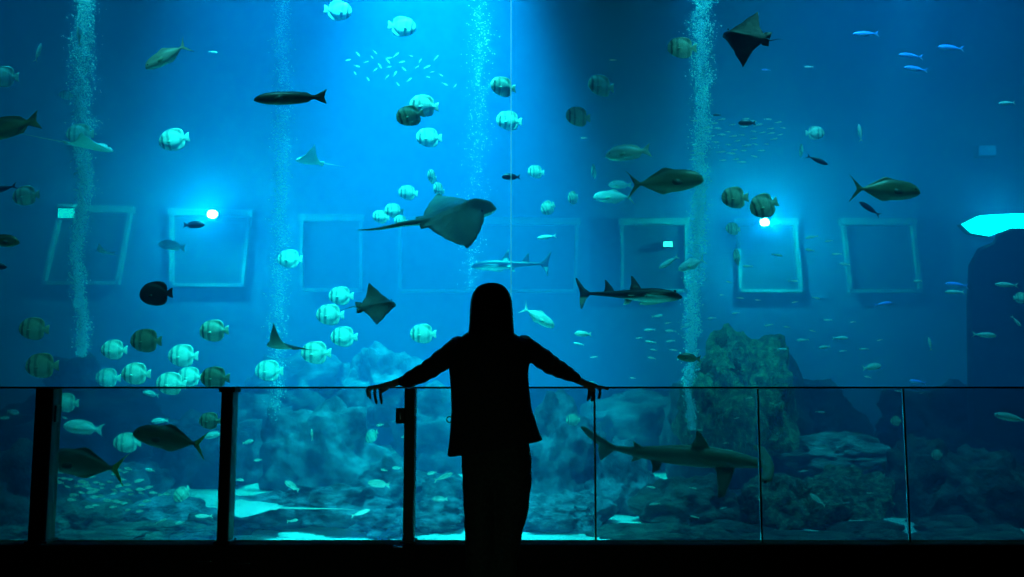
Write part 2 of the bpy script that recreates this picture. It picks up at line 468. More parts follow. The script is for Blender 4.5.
# corals growing on the green boulder and mound: knobbly clumps
def coral_mesh(seed):
    r0 = random.Random(seed); bm = bmesh.new()
    for _k in range(14):
        a = r0.uniform(0, 2 * PI); e = r0.uniform(.3, 1.4)
        d = Vector((math.cos(a) * math.cos(e), math.sin(a) * math.cos(e), math.sin(e)))
        tube(bm, [Vector((0, 0, -.1)), d * .5, d * r0.uniform(.8, 1.05)], [.16, .13, .08], 6)
    me = voxel('coral', bm, .06, 2); me.materials.append(M['rock_green']); return me
CORAL = [coral_mesh(k) for k in range(2)]
for k, (px, py, Y, r, lab) in enumerate([(775, 488, 13.4, 12, 'green knobbly coral clump left on the coral crusted boulder'), (800, 495, 13.2, 15, 'green knobbly coral clump at the middle of the crusted boulder'),
        (812, 512, 13.0, 14, 'green knobbly coral clump right on the crusted boulder'), (765, 508, 13.0, 10, 'small knobbly coral clump low beside the glass joint'),
        (722, 345, 16.3, 12, 'knobbly coral clump at the reef mound top'), (705, 372, 16.5, 11, 'knobbly coral clump on the reef mound left flank'), (738, 372, 16.0, 14, 'knobbly coral clump in front of the reef mound')]):
    o = link('coral', CORAL[k % 2], None, None, at(px, py, Y)); s = r * Y / F; o.scale = (s, s, s); o.rotation_euler = (0, 0, k)
    tag(o, lab, 'coral')
# dark pillar at the right with a lamp bar behind its top
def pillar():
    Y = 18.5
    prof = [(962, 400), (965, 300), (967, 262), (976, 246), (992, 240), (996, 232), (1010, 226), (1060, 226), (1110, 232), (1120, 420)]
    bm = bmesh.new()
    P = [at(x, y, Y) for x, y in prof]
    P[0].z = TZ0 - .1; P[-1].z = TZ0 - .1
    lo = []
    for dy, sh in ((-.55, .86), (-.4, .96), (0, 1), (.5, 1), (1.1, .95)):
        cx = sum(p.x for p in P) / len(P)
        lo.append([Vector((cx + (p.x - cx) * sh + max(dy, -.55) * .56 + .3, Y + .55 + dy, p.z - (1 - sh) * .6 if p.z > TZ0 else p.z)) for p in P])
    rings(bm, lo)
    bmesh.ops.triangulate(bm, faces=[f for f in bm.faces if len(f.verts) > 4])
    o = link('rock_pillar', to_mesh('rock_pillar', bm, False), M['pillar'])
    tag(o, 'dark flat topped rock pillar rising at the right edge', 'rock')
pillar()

# ------------------------------------------------------------------ bubble columns (uncountable rising air)
def bubbles(path, Y, n, label, seed):
    """path rows: px, py, half width px; denser in the core"""
    r0 = random.Random(seed)
    ico = bmesh.new(); bmesh.ops.create_icosphere(ico, subdivisions=1, radius=1)
    iv = [v.co.copy() for v in ico.verts]; ifc = [[v.index for v in f.verts] for f in ico.faces]; ico.free()
    vs_, fs_ = [], []
    for _k in range(n):
        y = r0.uniform(path[0][1], path[-1][1])
        for a, b in zip(path, path[1:]):
            if a[1] <= y <= b[1]:
                t = (y - a[1]) / (b[1] - a[1]); cx = a[0] + (b[0] - a[0]) * t; w = a[2] + (b[2] - a[2]) * t
                break
        w *= .8 + .5 * noise.noise(Vector((seed, y * .06, 0)))
        cx += 3.5 * noise.noise(Vector((seed + 5, y * .035, 0)))
        c = at(cx + r0.gauss(0, w * .5), y, Y + r0.gauss(0, .35))
        rad = r0.choice((.005, .006, .008, .010, .014)) * (1 + .3 * r0.random())
        i0 = len(vs_)
        vs_ += [c + q * rad for q in iv]
        fs_ += [[i + i0 for i in f] for f in ifc]
    me = bpy.data.meshes.new('bubble_column'); me.from_pydata(vs_, [], fs_); me.materials.append(M['bubble'])
    for p in me.polygons: p.use_smooth = True
    o = link('bubble_column', me)
    tag(o, label, 'bubbles', None, 'stuff')
bubbles([(84, -10, 16), (82, 60, 16), (82, 130, 14), (86, 185, 11), (80, 225, 9), (76, 260, 9), (79, 290, 9), (84, 325, 9), (80, 357, 8)], 17, 9000, 'pale rising bubble column at the left, ending at a rock stump', 1)
bubbles([(281, -10, 10), (283, 90, 12), (281, 200, 11), (279, 290, 13), (277, 360, 11), (275, 422, 6)], 19, 4500, 'faint rising bubble column left of the kite ray', 2)
bubbles([(482, -10, 16), (478, 120, 18), (474, 210, 18), (470, 290, 12)], 21, 1300, 'very faint wide bubble column behind the largest ray', 3)
bubbles([(706, -10, 15), (700, 40, 15), (703, 90, 11), (701, 150, 11), (699, 200, 9), (697, 250, 11), (693, 300, 10), (691, 350, 9), (689, 390, 6), (692, 430, 5)], 16, 11000, 'bright rising bubble column right of the middle, beside the reef mound', 4)
# ------------------------------------------------------------------ fish shapes
def lerp_tab(tab, x):
    if x <= tab[0][0]: return tab[0][1]
    for (a, u), (b, v) in zip(tab, tab[1:]):
        if x <= b:
            t = (x - a) / (b - a); t = t * t * (3 - 2 * t) * 0.5 + t * 0.5
            return u + (v - u) * t
    return tab[-1][1]

def fish_mesh(name, st, mats, fork=()):
    """one closed skin: body with its tail, back and belly fins drawn out thin.
    st rows: x, fin top, fin bottom, body top, body bottom, half width, sweep of top edge, sweep of bottom edge"""
    bm = bmesh.new()
    loops = []
    for row in st:
        x, ft, fb, bt, bb, w, swt, swb = (list(row) + [0, 0])[:8]
        ft = max(ft, bt + 0.004); fb = min(fb, bb - 0.004)
        c = (bt + bb) / 2; h = (bt - bb) / 2
        side = []
        for k, th in ((1.0, 0.0015), (0.66, 0.004), (0.33, 0.006)):
            side.append((x - swt * k ** 1.5, bt + (ft - bt) * k, th))
        for ph in (80, 55, 28, 0, -28, -55, -80):
            side.append((x, c + h * math.sin(R(ph)), max(w * math.cos(R(ph)), 0.005)))
        for k, th in ((0.33, 0.006), (0.66, 0.004), (1.0, 0.0015)):
            side.append((x - swb * k ** 1.5, bb + (fb - bb) * k, th))
        lp = [Vector((a, t, z)) for a, z, t in side] + [Vector((a, -t, z)) for a, z, t in reversed(side)]
        loops.append(lp)
    rings(bm, loops)
    me = to_mesh(name, bm)
    for m in mats: me.materials.append(m)
    return me

BAT = [(.50, .045, -.055, .043, -.053, .008), (.485, .105, -.10, .10, -.095, .028), (.455, .17, -.145, .165, -.14, .045), (.40, .245, -.205, .235, -.20, .064), (.32, .315, -.265, .30, -.26, .079),
       (.22, .36, -.315, .325, -.295, .086), (.10, .385, -.345, .33, -.315, .086), (-.02, .395, -.365, .30, -.29, .076), (-.12, .385, -.36, .25, -.24, .06, .03, .03), (-.20, .345, -.325, .18, -.175, .042, .05, .05),
       (-.265, .26, -.25, .105, -.105, .028, .06, .06), (-.31, .15, -.15, .065, -.065, .02, .04, .04), (-.345, .075, -.075, .055, -.055, .016), (-.375, .09, -.09, .045, -.045, .011), (-.43, .135, -.135, .03, -.03, .007), (-.488, .16, -.16, .02, -.02, .005, .02, .02), (-.497, .155, -.155, .015, -.015, .004, .02, .02)]
JACK = [(.50, .0, -.03, -.002, -.028, .006), (.48, .045, -.05, .043, -.047, .024), (.44, .085, -.075, .083, -.073, .042), (.36, .125, -.105, .123, -.103, .06), (.25, .148, -.13, .145, -.128, .07), (.14, .158, -.14, .152, -.138, .072),
        (.08, .195, -.142, .152, -.138, .07, .06, 0), (.03, .185, -.165, .147, -.136, .066, .06, .05), (-.02, .165, -.155, .136, -.126, .06, .04, .045), (-.12, .12, -.115, .097, -.09, .045, .02, .02), (-.22, .068, -.066, .055, -.052, .028, .01, .01),
        (-.29, .03, -.03, .026, -.026, .016), (-.325, .022, -.022, .018, -.018, .014), (-.34, .06, -.06, .017, -.017, .012, .03, .03), (-.36, .13, -.13, .016, -.016, .009, .08, .08), (-.385, .19, -.19, .012, -.012, .005, .115, .115), (-.40, .20, -.20, .008, -.008, .003, .115, .115)]
SNAP = [(.50, .0, -.02, -.002, -.018, .006), (.475, .05, -.045, .048, -.043, .024), (.42, .105, -.085, .10, -.083, .046), (.32, .16, -.13, .15, -.128, .064), (.2, .195, -.15, .17, -.148, .072), (.05, .20, -.155, .165, -.15, .07),
        (-.08, .18, -.15, .135, -.125, .056), (-.18, .14, -.14, .092, -.085, .038, .03, .04), (-.26, .075, -.075, .05, -.05, .022, .02, .02), (-.31, .045, -.045, .038, -.038, .015), (-.345, .06, -.06, .034, -.034, .012), (-.39, .11, -.11, .025, -.025, .008, .035, .035), (-.43, .15, -.15, .016, -.016, .005, .065, .065), (-.445, .152, -.152, .01, -.01, .003, .065, .065)]
COB = [(.50, .0, -.02, -.002, -.018, .008), (.475, .03, -.035, .028, -.033, .028), (.42, .058, -.056, .056, -.054, .045), (.32, .085, -.078, .083, -.076, .058), (.18, .098, -.092, .094, -.09, .066), (.02, .098, -.095, .09, -.09, .064),
       (-.12, .088, -.085, .074, -.074, .05), (-.22, .072, -.07, .052, -.05, .034, .02, .02), (-.30, .035, -.035, .03, -.03, .02), (-.345, .028, -.028, .024, -.024, .014), (-.38, .05, -.05, .02, -.02, .01, .01, .01), (-.43, .085, -.085, .015, -.015, .006, .03, .03), (-.465, .11, -.105, .01, -.01, .004, .04, .035), (-.475, .105, -.10, .006, -.006, .003, .04, .035)]
FUS = [(.50, .0, -.015, -.002, -.013, .006), (.46, .045, -.04, .043, -.038, .026), (.36, .09, -.08, .086, -.078, .045), (.2, .118, -.105, .11, -.102, .055), (.02, .112, -.102, .10, -.096, .052), (-.14, .08, -.075, .066, -.064, .034), (-.26, .034, -.034, .03, -.03, .018),
       (-.32, .022, -.022, .018, -.018, .012), (-.345, .06, -.06, .016, -.016, .009, .03, .03), (-.385, .12, -.12, .012, -.012, .006, .09, .09), (-.405, .13, -.13, .008, -.008, .003, .095, .095)]
silver_back, silver_side, silver_belly = (.30, .36, .27), (.72, .80, .58), (.86, .92, .74)
BANDS = [(.365, .036, .78), (.165, .042, .5), (-.22, .045, .35)]
M['batfish'] = fish_mat('batfish skin', (.42, .48, .34), (.76, .84, .62), (.88, .94, .74), -.4, .4, BANDS, tailx=-.385, tail_col=(.75, .82, .6))
M['black_batfish'] = fish_mat('black batfish skin', (.02, .022, .02), (.03, .032, .028), (.04, .042, .036), -.4, .4, [(.365, .03, .9)])
M['jack'] = fish_mat('dark jack skin', (.07, .11, .06), (.22, .31, .18), (.45, .55, .36), -.15, .15)
M['yellow_tail_jack'] = fish_mat('yellow tailed jack skin', (.05, .075, .04), (.14, .19, .10), (.34, .42, .26), -.15, .15, tailx=-.345, tail_col=(.55, .55, .12))
M['silver'] = fish_mat('silver fish skin', (.40, .48, .40), (.78, .85, .70), (.88, .92, .8), -.15, .15, rough=.35)
M['cobia'] = fish_mat('dark slender fish skin', (.02, .028, .018), (.05, .065, .04), (.12, .15, .10), -.1, .1)
M['grouper'] = fish_mat('mottled grouper skin', (.05, .07, .03), (.15, .19, .08), (.30, .34, .18), -.12, .12)
M['blue'] = fish_mat('blue fusilier skin', (.05, .25, .9), (.10, .42, 1.0), (.45, .75, 1.0), -.11, .11)
M['navy'] = fish_mat('navy fish skin', (.01, .015, .05), (.015, .025, .08), (.03, .05, .12), -.15, .15)
M['eye'] = simple('fish eye', (.01, .01, .012), 0.15)
M['fin'] = simple('pale fin', (.55, .62, .42), 0.5)
M['dark_fin'] = simple('dark fin', (.05, .07, .04), 0.5)

ME = {}
for nm, st, mk in (('batfish', BAT, 'batfish'), ('black_batfish', BAT, 'black_batfish'), ('jack', JACK, 'jack'), ('yellow_tail', JACK, 'yellow_tail_jack'), ('silver', SNAP, 'silver'),
                   ('cobia', COB, 'cobia'), ('grouper', SNAP, 'grouper'), ('silver_slim', FUS, 'silver'), ('blue', FUS, 'blue'), ('navy', SNAP, 'navy'), ('navy_slim', FUS, 'navy'), ('silver_jack', JACK, 'silver')):
    ME[nm] = fish_mesh(nm, st, [M[mk]])

def eye_mesh():
    bm = bmesh.new(); ellipsoid(bm, (0, 0, 0), (.018, .008, .018), sub=2); me = to_mesh('eye', bm); me.materials.append(M['eye']); return me
EYE = eye_mesh()
def pec_mesh(m):
    """small paddle fin, root at origin, pointing back and out"""
    bm = bmesh.new()
    out = [(0, .022), (-.05, .045), (-.11, .05), (-.135, .015), (-.11, -.025), (-.05, -.03), (0, -.018)]
    a = [Vector((x, .004 - .22 * x, z)) for x, z in out]; b = [Vector((x, -.002 - .22 * x, z)) for x, z in out]
    rings(bm, [a, b]); me = to_mesh('pectoral_fin', bm); me.materials.append(m); return me
PEC, PECD = pec_mesh(M['fin']), pec_mesh(M['dark_fin'])
EYE_AT = {'batfish': (.415, .055, .06), 'black_batfish': (.415, .055, .06), 'jack': (.42, .043, .022), 'yellow_tail': (.42, .043, .022), 'silver_jack': (.42, .043, .022), 'silver': (.40, .046, .035),
          'grouper': (.40, .046, .035), 'navy': (.40, .046, .035), 'cobia': (.42, .04, .014), 'silver_slim': (.42, .032, .014), 'blue': (.42, .032, .014), 'navy_slim': (.42, .032, .014)}
PEC_AT = {'batfish': (.20, .082, -.06), 'black_batfish': (.20, .082, -.06), 'jack': (.22, .066, -.04), 'yellow_tail': (.22, .066, -.04), 'silver_jack': (.22, .066, -.04), 'silver': (.2, .068, -.03), 'grouper': (.2, .068, -.03), 'cobia': (.2, .06, -.025)}

def fish(name, kind, px, py, Y, lpx, face, label, cat='fish', pitch=0, turn=0, roll=0, group=None, hscale=1.0):
    """face 'L' or 'R' in the photo; turn (degrees) swings the nose towards the viewer; lpx = length seen if side-on"""
    if Y < 17: Y = 9 + (Y - 9) * .8
    o = link(name, ME[kind], None, None, at(px, py, Y))
    L = lpx * Y / F
    o.scale = (L, L, L * hscale)
    yaw = (PI + R(turn)) if face == 'L' else -R(turn)
    o.rotation_euler = (Matrix.Rotation(yaw, 3, 'Z') @ Matrix.Rotation(-R(pitch), 3, 'Y') @ Matrix.Rotation(R(roll), 3, 'X')).to_euler()
    tag(o, label, cat, group)
    if lpx >= 17:
        ex, ey, ez = EYE_AT[kind]
        for s in (1, -1):
            e = link('eye', EYE, None, o, (ex, ey * s * 0.93, ez))
            if kind in ('cobia',): e.scale = (.8, .8, .8)
        if kind in PEC_AT:
            fx, fy, fz = PEC_AT[kind]
            for s in (1, -1):
                p = link('pectoral_fin', PEC if kind in ('batfish', 'silver', 'silver_jack') else PECD, None, o, (fx, fy * s, fz))
                p.scale = (1, s, 1)
    return o

# ------------------------------------------------------------------ the batfish, one by one
D, MI, B = 9.0, 11.5, 14.0
BF = 'batfish in the tank'
for px, py, Y, l, f, lab, kw in [
    (338, 11, 13, 29, 'R', 'banded silver batfish at the top edge facing right, left of the single pale one', {'pitch': -8}),
    (402, 27, 13.5, 29, 'R', 'pale silver batfish facing right alone above the flecked shoal', {'pitch': -8}),
    (4, 77, 13, 30, 'L', 'silver batfish cut off by the left edge of the view, tail showing', {}),
    (503, 87, 12, 28, 'L', 'grey banded batfish beside the window seam, upper of two', {'turn': 25}),
    (601, 86, 12, 30, 'L', 'round teal banded batfish high in the open water right of the seam', {'turn': 25}),
    (578, 117, 11, 27, 'L', 'darker banded batfish just below and left of the round teal batfish', {'turn': 20}),
    (682, 48, 10.5, 30, 'L', 'dark banded batfish with its tail in the bubbles under the water top', {}),
    (424, 106, 12, 30, 'L', 'grey batfish half hidden behind the black faced batfish', {'turn': 15}),
    (410, 116, 10, 29, 'L', 'dark batfish with a white face band overlapping a paler batfish', {'pitch': -18, 'turn': 15}),
    (429, 138, 14, 27, 'L', 'bright pale batfish just below the dark overlapping pair', {'pitch': -5, 'turn': 20}),
    (509, 121, 14, 27, 'L', 'bright pale batfish crossed by the window seam, lower of two', {'turn': 15}),
    (174, 140, 13, 31, 'L', 'silver batfish alone in open water between the left bubble columns', {'pitch': -12}),
    (80, 134, 16, 28, 'L', 'pale translucent batfish swimming just above the flat pale ray', {}),
    (26, 196, 11.5, 27, 'L', 'olive batfish near the left edge under the half seen brown grouper', {'pitch': -8}),
    (735, 198, 10, 30, 'L', 'dark banded batfish, left one of the pair above the right flood lamp', {'pitch': -6, 'turn': 15}),
    (764, 206, 10, 33, 'L', 'dark banded batfish directly over the right flood lamp, nose down', {'pitch': -20, 'turn': 15}),
    (34, 329, 9.8, 30, 'L', 'dark batfish with two white bars left of the left bubble column', {'pitch': 2}),
    (42, 366, 9.8, 33, 'L', 'dark batfish with a pale outline lowest at the left, above the railing', {'pitch': -2}),
    (114, 350, 13.5, 26, 'L', 'silver batfish just right of the foot of the left bubble column', {}),
    (146, 341, 9.8, 31, 'L', 'large dark grey batfish between two bright ones, below the black batfish', {}),
    (136, 374, 12.8, 29, 'L', 'yellowish silver batfish just above the railing at left', {}),
    (108, 378, 16, 25, 'L', 'blue tinted pale batfish touching the railing line, leftmost of that row', {}),
    (183, 356, 14, 30, 'L', 'brightest white batfish above the tight cluster at the railing', {}),
    (190, 377, 14.5, 26, 'L', 'pale batfish in the middle of the tight cluster at the railing', {}),
    (215, 378, 10, 29, 'L', 'dark grey batfish at the right end of the cluster above the second post', {}),
    (171, 384, 13.5, 30, 'L', 'bright batfish cut by the railing line at the front of the cluster', {'pitch': 2}),
    (214, 331, 11.2, 29, 'L', 'olive banded batfish above the cluster, left of the small wing-up ray', {'pitch': -4}),
    (290, 259, 16, 25, 'L', 'pale see-through batfish alone in the second bubble column', {}),
    (341, 296, 15, 25, 'L', 'pale batfish, topmost of the four left of the diving kite ray', {}),
    (330, 315, 14, 28, 'L', 'white batfish, second from top of the four left of the kite ray', {}),
    (344, 337, 15, 27, 'L', 'pale batfish, third from top of the four left of the kite ray', {}),
    (316, 353, 14, 30, 'L', 'white batfish, lowest of the four, touching the wing-up ray', {}),
    (269, 371, 15.5, 28, 'L', 'pale blue batfish low in the second bubble column above the rail', {}),
    (423, 334, 14, 26, 'L', 'pale banded batfish between the kite ray and the person', {}),
    (66, 403, 14, 25, 'L', 'blue white batfish beside the first railing post, seen through glass', {}),
    (127, 443, 14, 26, 'L', 'blue white batfish seen through the glass behind the dark jacks', {'turn': 10}),
    (210, 421, 10.5, 22, 'L', 'small dark batfish beside the second railing post', {}),
    (408, 193, 14.5, 20, 'L', 'faint pale batfish above the tail of the large ray', {'turn': 20}),
    (381, 217, 14.5, 18, 'L', 'faint batfish, left one of three over the large ray tail', {'turn': 30}),
    (394, 211, 14.5, 20, 'L', 'faint batfish, middle one of three over the large ray tail', {'turn': 30}),
    (401, 221, 14.5, 15, 'L', 'faint batfish, right one of three over the large ray tail', {'turn': 30}),
    (432, 177, 14.5, 20, 'L', 'pale batfish seen head on above the large ray', {'turn': 70}),
    (439, 190, 14.5, 20, 'L', 'pale batfish seen head on touching the back of the large ray', {'turn': 62}),
    (536, 172, 15.5, 18, 'L', 'bright small batfish right of the seam and the tiny navy fish', {'turn': 20}),
    (548, 208, 15.5, 19, 'L', 'bright small batfish nose down above the wide far window', {'turn': 35, 'pitch': -30}),
    (573, 198, 15.5, 18, 'L', 'bright small batfish with frayed fins left of the oval silver fish', {'turn': 50, 'pitch': -20}),
    (594, 172, 16.5, 20, 'L', 'dim blue batfish seen end on above the oval silver fish', {'turn': 72}),
    (815, 133, 14, 19, 'R', 'batfish with a bright arc on its face right of the flecked shoal', {}),
    (801, 151, 15, 18, 'L', 'thin batfish seen end on below the arc faced batfish', {'turn': 82}),
    (733, 229, 16, 17, 'L', 'faint grey batfish left of the right flood lamp', {'turn': 20}),
    (737, 257, 16, 22, 'L', 'faint square looking batfish seen end on under the right lamp', {'turn': 60}),
    (573, 420, 16, 15, 'L', 'pale blurred batfish just above the hammerhead tail tip', {'turn': 20}),
    (591, 386, 15, 12, 'L', 'small bright batfish right behind the resting right hand', {'turn': 20}),
    (182, 494, 14, 18, 'L', 'teal batfish nose down over the rocks left of the second post', {'turn': 40, 'pitch': -40}),
    (896, 421, 14, 13, 'L', 'dim batfish just left of the last glass joint', {'turn': 20}),
    (937, 455, 15, 14, 'L', 'dim batfish in the darkest pane at right', {'turn': 20}),
    (1021, 298, 13, 15, 'R', 'small batfish cut by the right edge in front of the dark pillar', {}),
    (66, 95, 19, 13, 'L', 'very faint batfish in the left bubble column near the top', {'turn': 20}),
    (372, 436, 19, 17, 'L', 'dim blue batfish over the rocks left of the third post', {'turn': 50, 'pitch': -30}),
]:
    fish('batfish', 'batfish', px, py, Y, l, f, lab, 'fish', **kw)
fish('batfish', 'black_batfish', 156, 294, 9, 33, 'L', 'nearly black batfish alone at left below the far window', 'fish', -4)

# ------------------------------------------------------------------ larger fish
for nm, kd, px, py, Y, l, f, lab, kw in [
    ('jack', 'jack', 665, 182, 9.5, 77, 'R', 'largest dark green jack facing right in front of the right bubble column', {'pitch': 3, 'turn': 8}),
    ('jack', 'jack', 885, 190, 9.2, 71, 'R', 'dark green jack with forked tail facing right on its own', {'pitch': -3}),
    ('cobia', 'cobia', 290, 98, 8.2, 74, 'L', 'black slender fish with flared tail high in the left half', {'pitch': -2}),
    ('grouper', 'grouper', 8, 128, 9, 66, 'L', 'brown grouper cut by the left edge, tail raised', {'pitch': -16}),
    ('jack', 'silver_jack', 167, 56, 9.6, 50, 'L', 'silver backed jack diving down left with upright yellow tail', {'pitch': -35, 'turn': 10}),
    ('snapper', 'silver', 628, 153, 11.5, 47, 'L', 'pale bellied snapper with dark tail above the largest jack', {'pitch': -8}),
    ('trevally', 'silver_jack', 614, 197, 15, 42, 'L', 'oval blue silver trevally below and left of the largest jack', {}),
    ('trevally', 'silver', 620, 185, 16, 24, 'L', 'small silver fish tucked behind the largest jack tail', {}),
    ('grouper', 'grouper', 2, 241, 9, 36, 'R', 'dark olive grouper poking in from the left edge', {'pitch': -5}),
    ('jack', 'navy_slim', 2, 189, 10, 32, 'L', 'dark blue slim fish leaving past the left edge', {'pitch': -14}),
    ('grouper', 'navy', -3, 267, 10, 20, 'R', 'dark round fish barely entering at the left edge', {}),
    ('snapper', 'silver', 83, 428, 13.5, 40, 'L', 'bright blue white snapper seen through the glass right of first post', {'pitch': 6}),
    ('jack', 'yellow_tail', 84, 464, 9.2, 84, 'L', 'dark yellow tailed jack low beside the first railing post', {'pitch': 8}),
    ('jack', 'yellow_tail', 170, 439, 9.2, 74, 'L', 'dark yellow tailed jack left of the second railing post', {'pitch': 10}),
    ('trevally', 'silver_jack', 538, 317, 13.5, 38, 'R', 'bright silver trevally diving right beside the person shoulder', {'pitch': -32}),
    ('trevally', 'silver_jack', 692, 264, 14, 34, 'L', 'pale trevally tail up in the right bubble column', {'pitch': -22, 'turn': 20}),
    ('wrasse', 'silver_slim', 669, 262, 14, 24, 'L', 'slender pale green fish nose down left of the right bubbles', {'pitch': -32}),
    ('snapper', 'grouper', 689, 358, 11, 24, 'L', 'dark mottled snapper at the reef mound top left', {'pitch': 5}),
    ('fusilier', 'silver_slim', 547, 237, 14, 20, 'L', 'small pale fusilier inside the wide far window', {'pitch': -8}),
    ('snapper', 'silver', 583, 334, 13.5, 17, 'L', 'bright oval snapper under the shark ray tail', {'pitch': 2}),
    ('fusilier', 'silver_slim', 579, 344, 15, 11, 'L', 'faint small fusilier just below the bright oval snapper', {'pitch': 10}),
    ('fusilier', 'blue', 866, 34, 12.5, 28, 'L', 'blue fusilier, leftmost of the four at top right', {'pitch': -2}),
    ('fusilier', 'blue', 911, 56, 12.5, 26, 'L', 'light blue fusilier, upper one of the close pair at top right', {'pitch': 6}),
    ('fusilier', 'blue', 916, 69, 12.5, 25, 'L', 'deep blue fusilier, lower one of the close pair at top right', {'pitch': 8}),
    ('fusilier', 'blue', 951, 48, 12.5, 28, 'L', 'blue fusilier, rightmost of the four at top right', {'pitch': 4}),
    ('fusilier', 'silver_slim', 1007, 103, 12.5, 18, 'L', 'small pale fusilier near the right edge above the blurred light', {'pitch': -4}),
    ('fusilier', 'blue', 766, 70, 13, 10, 'L', 'tiny blue fusilier below the dark kite ray', {}),
    ('fusilier', 'silver_slim', 809, 67, 13, 10, 'L', 'tiny bright fish alone right of the dark kite ray', {}),
    ('fusilier', 'silver_slim', 613, 60, 13, 8, 'L', 'tiny white fish above the round teal batfish', {}),
    ('fusilier', 'silver_slim', 584, 138, 14, 7, 'L', 'tiny pale fish under the darker banded batfish', {}),
    ('fusilier', 'silver_slim', 79, 36, 13, 22, 'L', 'pale upright fish in the top of the left bubble column', {'pitch': 82}),
    ('fusilier', 'silver_slim', 38, 53, 13, 21, 'L', 'pale upright fish left of the left bubble column top', {'pitch': 104}),
    ('fusilier', 'silver_slim', 213, 52, 13, 10, 'R', 'tiny pale fish right of the diving silver backed jack', {'pitch': -8}),
    ('fusilier', 'silver_slim', 860, 133, 12.5, 19, 'L', 'bright dart shaped fish standing upright over the right jack', {'pitch': 84}),
    ('fusilier', 'navy_slim', 817, 160, 10.5, 24, 'R', 'dark blue fusilier nosing down right of the thin batfish', {'pitch': -24}),
    ('triggerfish', 'navy', 747, 123, 10.5, 18, 'L', 'navy triggerfish in front of the flecked shoal', {}),
    ('triggerfish', 'navy', 717, 115, 12, 8, 'L', 'tiny dark fish beside the right bubble column above the shoal', {}),
    ('fusilier', 'navy_slim', 870, 209, 10.5, 26, 'L', 'dark blue fusilier slanting under the right jack', {'pitch': 35}),
    ('triggerfish', 'navy', 511, 177, 11, 19, 'L', 'small navy fish crossed by the window seam', {}),
    ('triggerfish', 'navy', 194, 225, 12, 22, 'R', 'dark blue fish right under the left flood lamp', {}),
    ('snapper', 'silver', 172, 246, 21, 28, 'L', 'faint grey snapper inside the second far window', {'pitch': 8}),
    ('snapper', 'blue', 883, 304, 13, 19, 'R', 'bright blue snapper alone in dark water left of the pillar', {'pitch': 8}),
    ('fusilier', 'blue', 957, 285, 13, 24, 'L', 'blue fusilier, upper of the pair at the pillar edge', {'pitch': 6}),
    ('fusilier', 'silver_slim', 955, 292, 13, 20, 'L', 'paler fusilier, lower of the pair at the pillar edge', {}),
    ('fusilier', 'silver_slim', 1007, 285, 12, 24, 'L', 'whitish fusilier in front of the dark pillar', {'pitch': 3}),
    ('snapper', 'silver_slim', 984, 335, 11.5, 25, 'R', 'grey snapper facing right before the dark pillar', {'pitch': -4}),
    ('fusilier', 'silver_slim', 1016, 321, 12, 14, 'R', 'dim fusilier nose down at the pillar near the right edge', {'pitch': -50}),
    ('fusilier', 'silver_slim', 930, 344, 12.5, 14, 'L', 'small fish hanging upright left of the dark pillar', {'pitch': 82}),
    ('fusilier', 'blue', 918, 382, 12.5, 18, 'L', 'blue fusilier just above the rail at right', {'pitch': 8}),
    ('snapper', 'silver_slim', 1012, 418, 11.5, 36, 'L', 'pale streak like slender fish in the last pane at right', {'pitch': 12}),
    ('snapper', 'silver', 872, 367, 13, 19, 'R', 'pale snapper above a tiny one near the rail at right', {'pitch': 8}),
    ('snapper', 'silver', 379, 484, 13, 22, 'L', 'pale snapper with yellow tail left of the third post', {'pitch': 6}),
    ('snapper', 'silver_slim', 360, 513, 13, 20, 'R', 'pale fish swimming up right over the sand', {'pitch': 18}),
    ('snapper', 'silver_slim', 443, 477, 13, 20, 'R', 'pale fish swimming up right beside the person hip', {'pitch': 22}),
    ('snapper', 'silver', 151, 394, 15, 17, 'L', 'dim blue fish just under the railing line at left', {'pitch': 12}),
    ('snapper', 'silver', 214, 435, 13, 19, 'L', 'bright blue fish partly hidden by the second post', {'pitch': -12}),
    ('snapper', 'silver', 292, 486, 13, 17, 'L', 'pale oval fish above the resting ray tail', {'pitch': 30}),
    ('snapper', 'silver_slim', 204, 516, 13, 18, 'L', 'pale fish low between the rocks and second post', {'pitch': 0}),
    ('snapper', 'silver_slim', 161, 521, 13, 12, 'R', 'pale small fish low over the left rocks, nose up', {'pitch': 20}),
    ('snapper', 'silver_slim', 818, 500, 12, 20, 'L', 'silver fish slanting down right below the bright ledge', {'pitch': 38}),
    ('snapper', 'silver_slim', 312, 435, 13, 12, 'L', 'bright sliver of a fish hanging upright over the reef', {'pitch': 85}),
]:
    fish(nm, kd, px, py, Y, l, f, lab, 'fish', **kw)

# ------------------------------------------------------------------ shoals (each fish its own object)
def shoal(pts, kind, label, group, Y, l, face='L', jit=12):
    for k, p in enumerate(pts):
        px, py = p[0], p[1]
        ll = p[2] if len(p) > 2 else l * random.uniform(.75, 1.25)
        fc = p[3] if len(p) > 3 else face
        fish('shoal_fish', kind, px, py, Y + random.uniform(-.6, .6), ll, fc, label, 'fish', random.uniform(-jit, jit), random.uniform(-20, 25), 0, group)
shoal([(348, 60), (358, 54), (372, 57), (375, 52), (389, 58), (396, 55), (411, 56), (366, 62), (388, 61), (357, 66), (375, 70), (389, 67), (395, 74), (404, 69), (417, 67), (427, 67), (387, 77), (398, 84), (409, 80), (368, 79), (355, 73), (428, 77), (432, 72), (445, 84), (455, 86), (441, 75), (380, 66), (420, 61), (402, 62), (436, 58)],
      'silver_slim', 'tiny pale fish in the loose flecked shoal high above the large ray', 'flecked shoal in the bright water', 16, 6.5, 'R', 60)
rr = random.Random(3)
pts = []
while len(pts) < 46:
    x = rr.uniform(692, 790); y = 118 + rr.random() * 44
    if (x - 700) / 95 + (y - 118) / 90 < 1.05 and all((x - a) ** 2 + ((y - b) * 2) ** 2 > 60 for a, b in pts): pts.append((x, y))
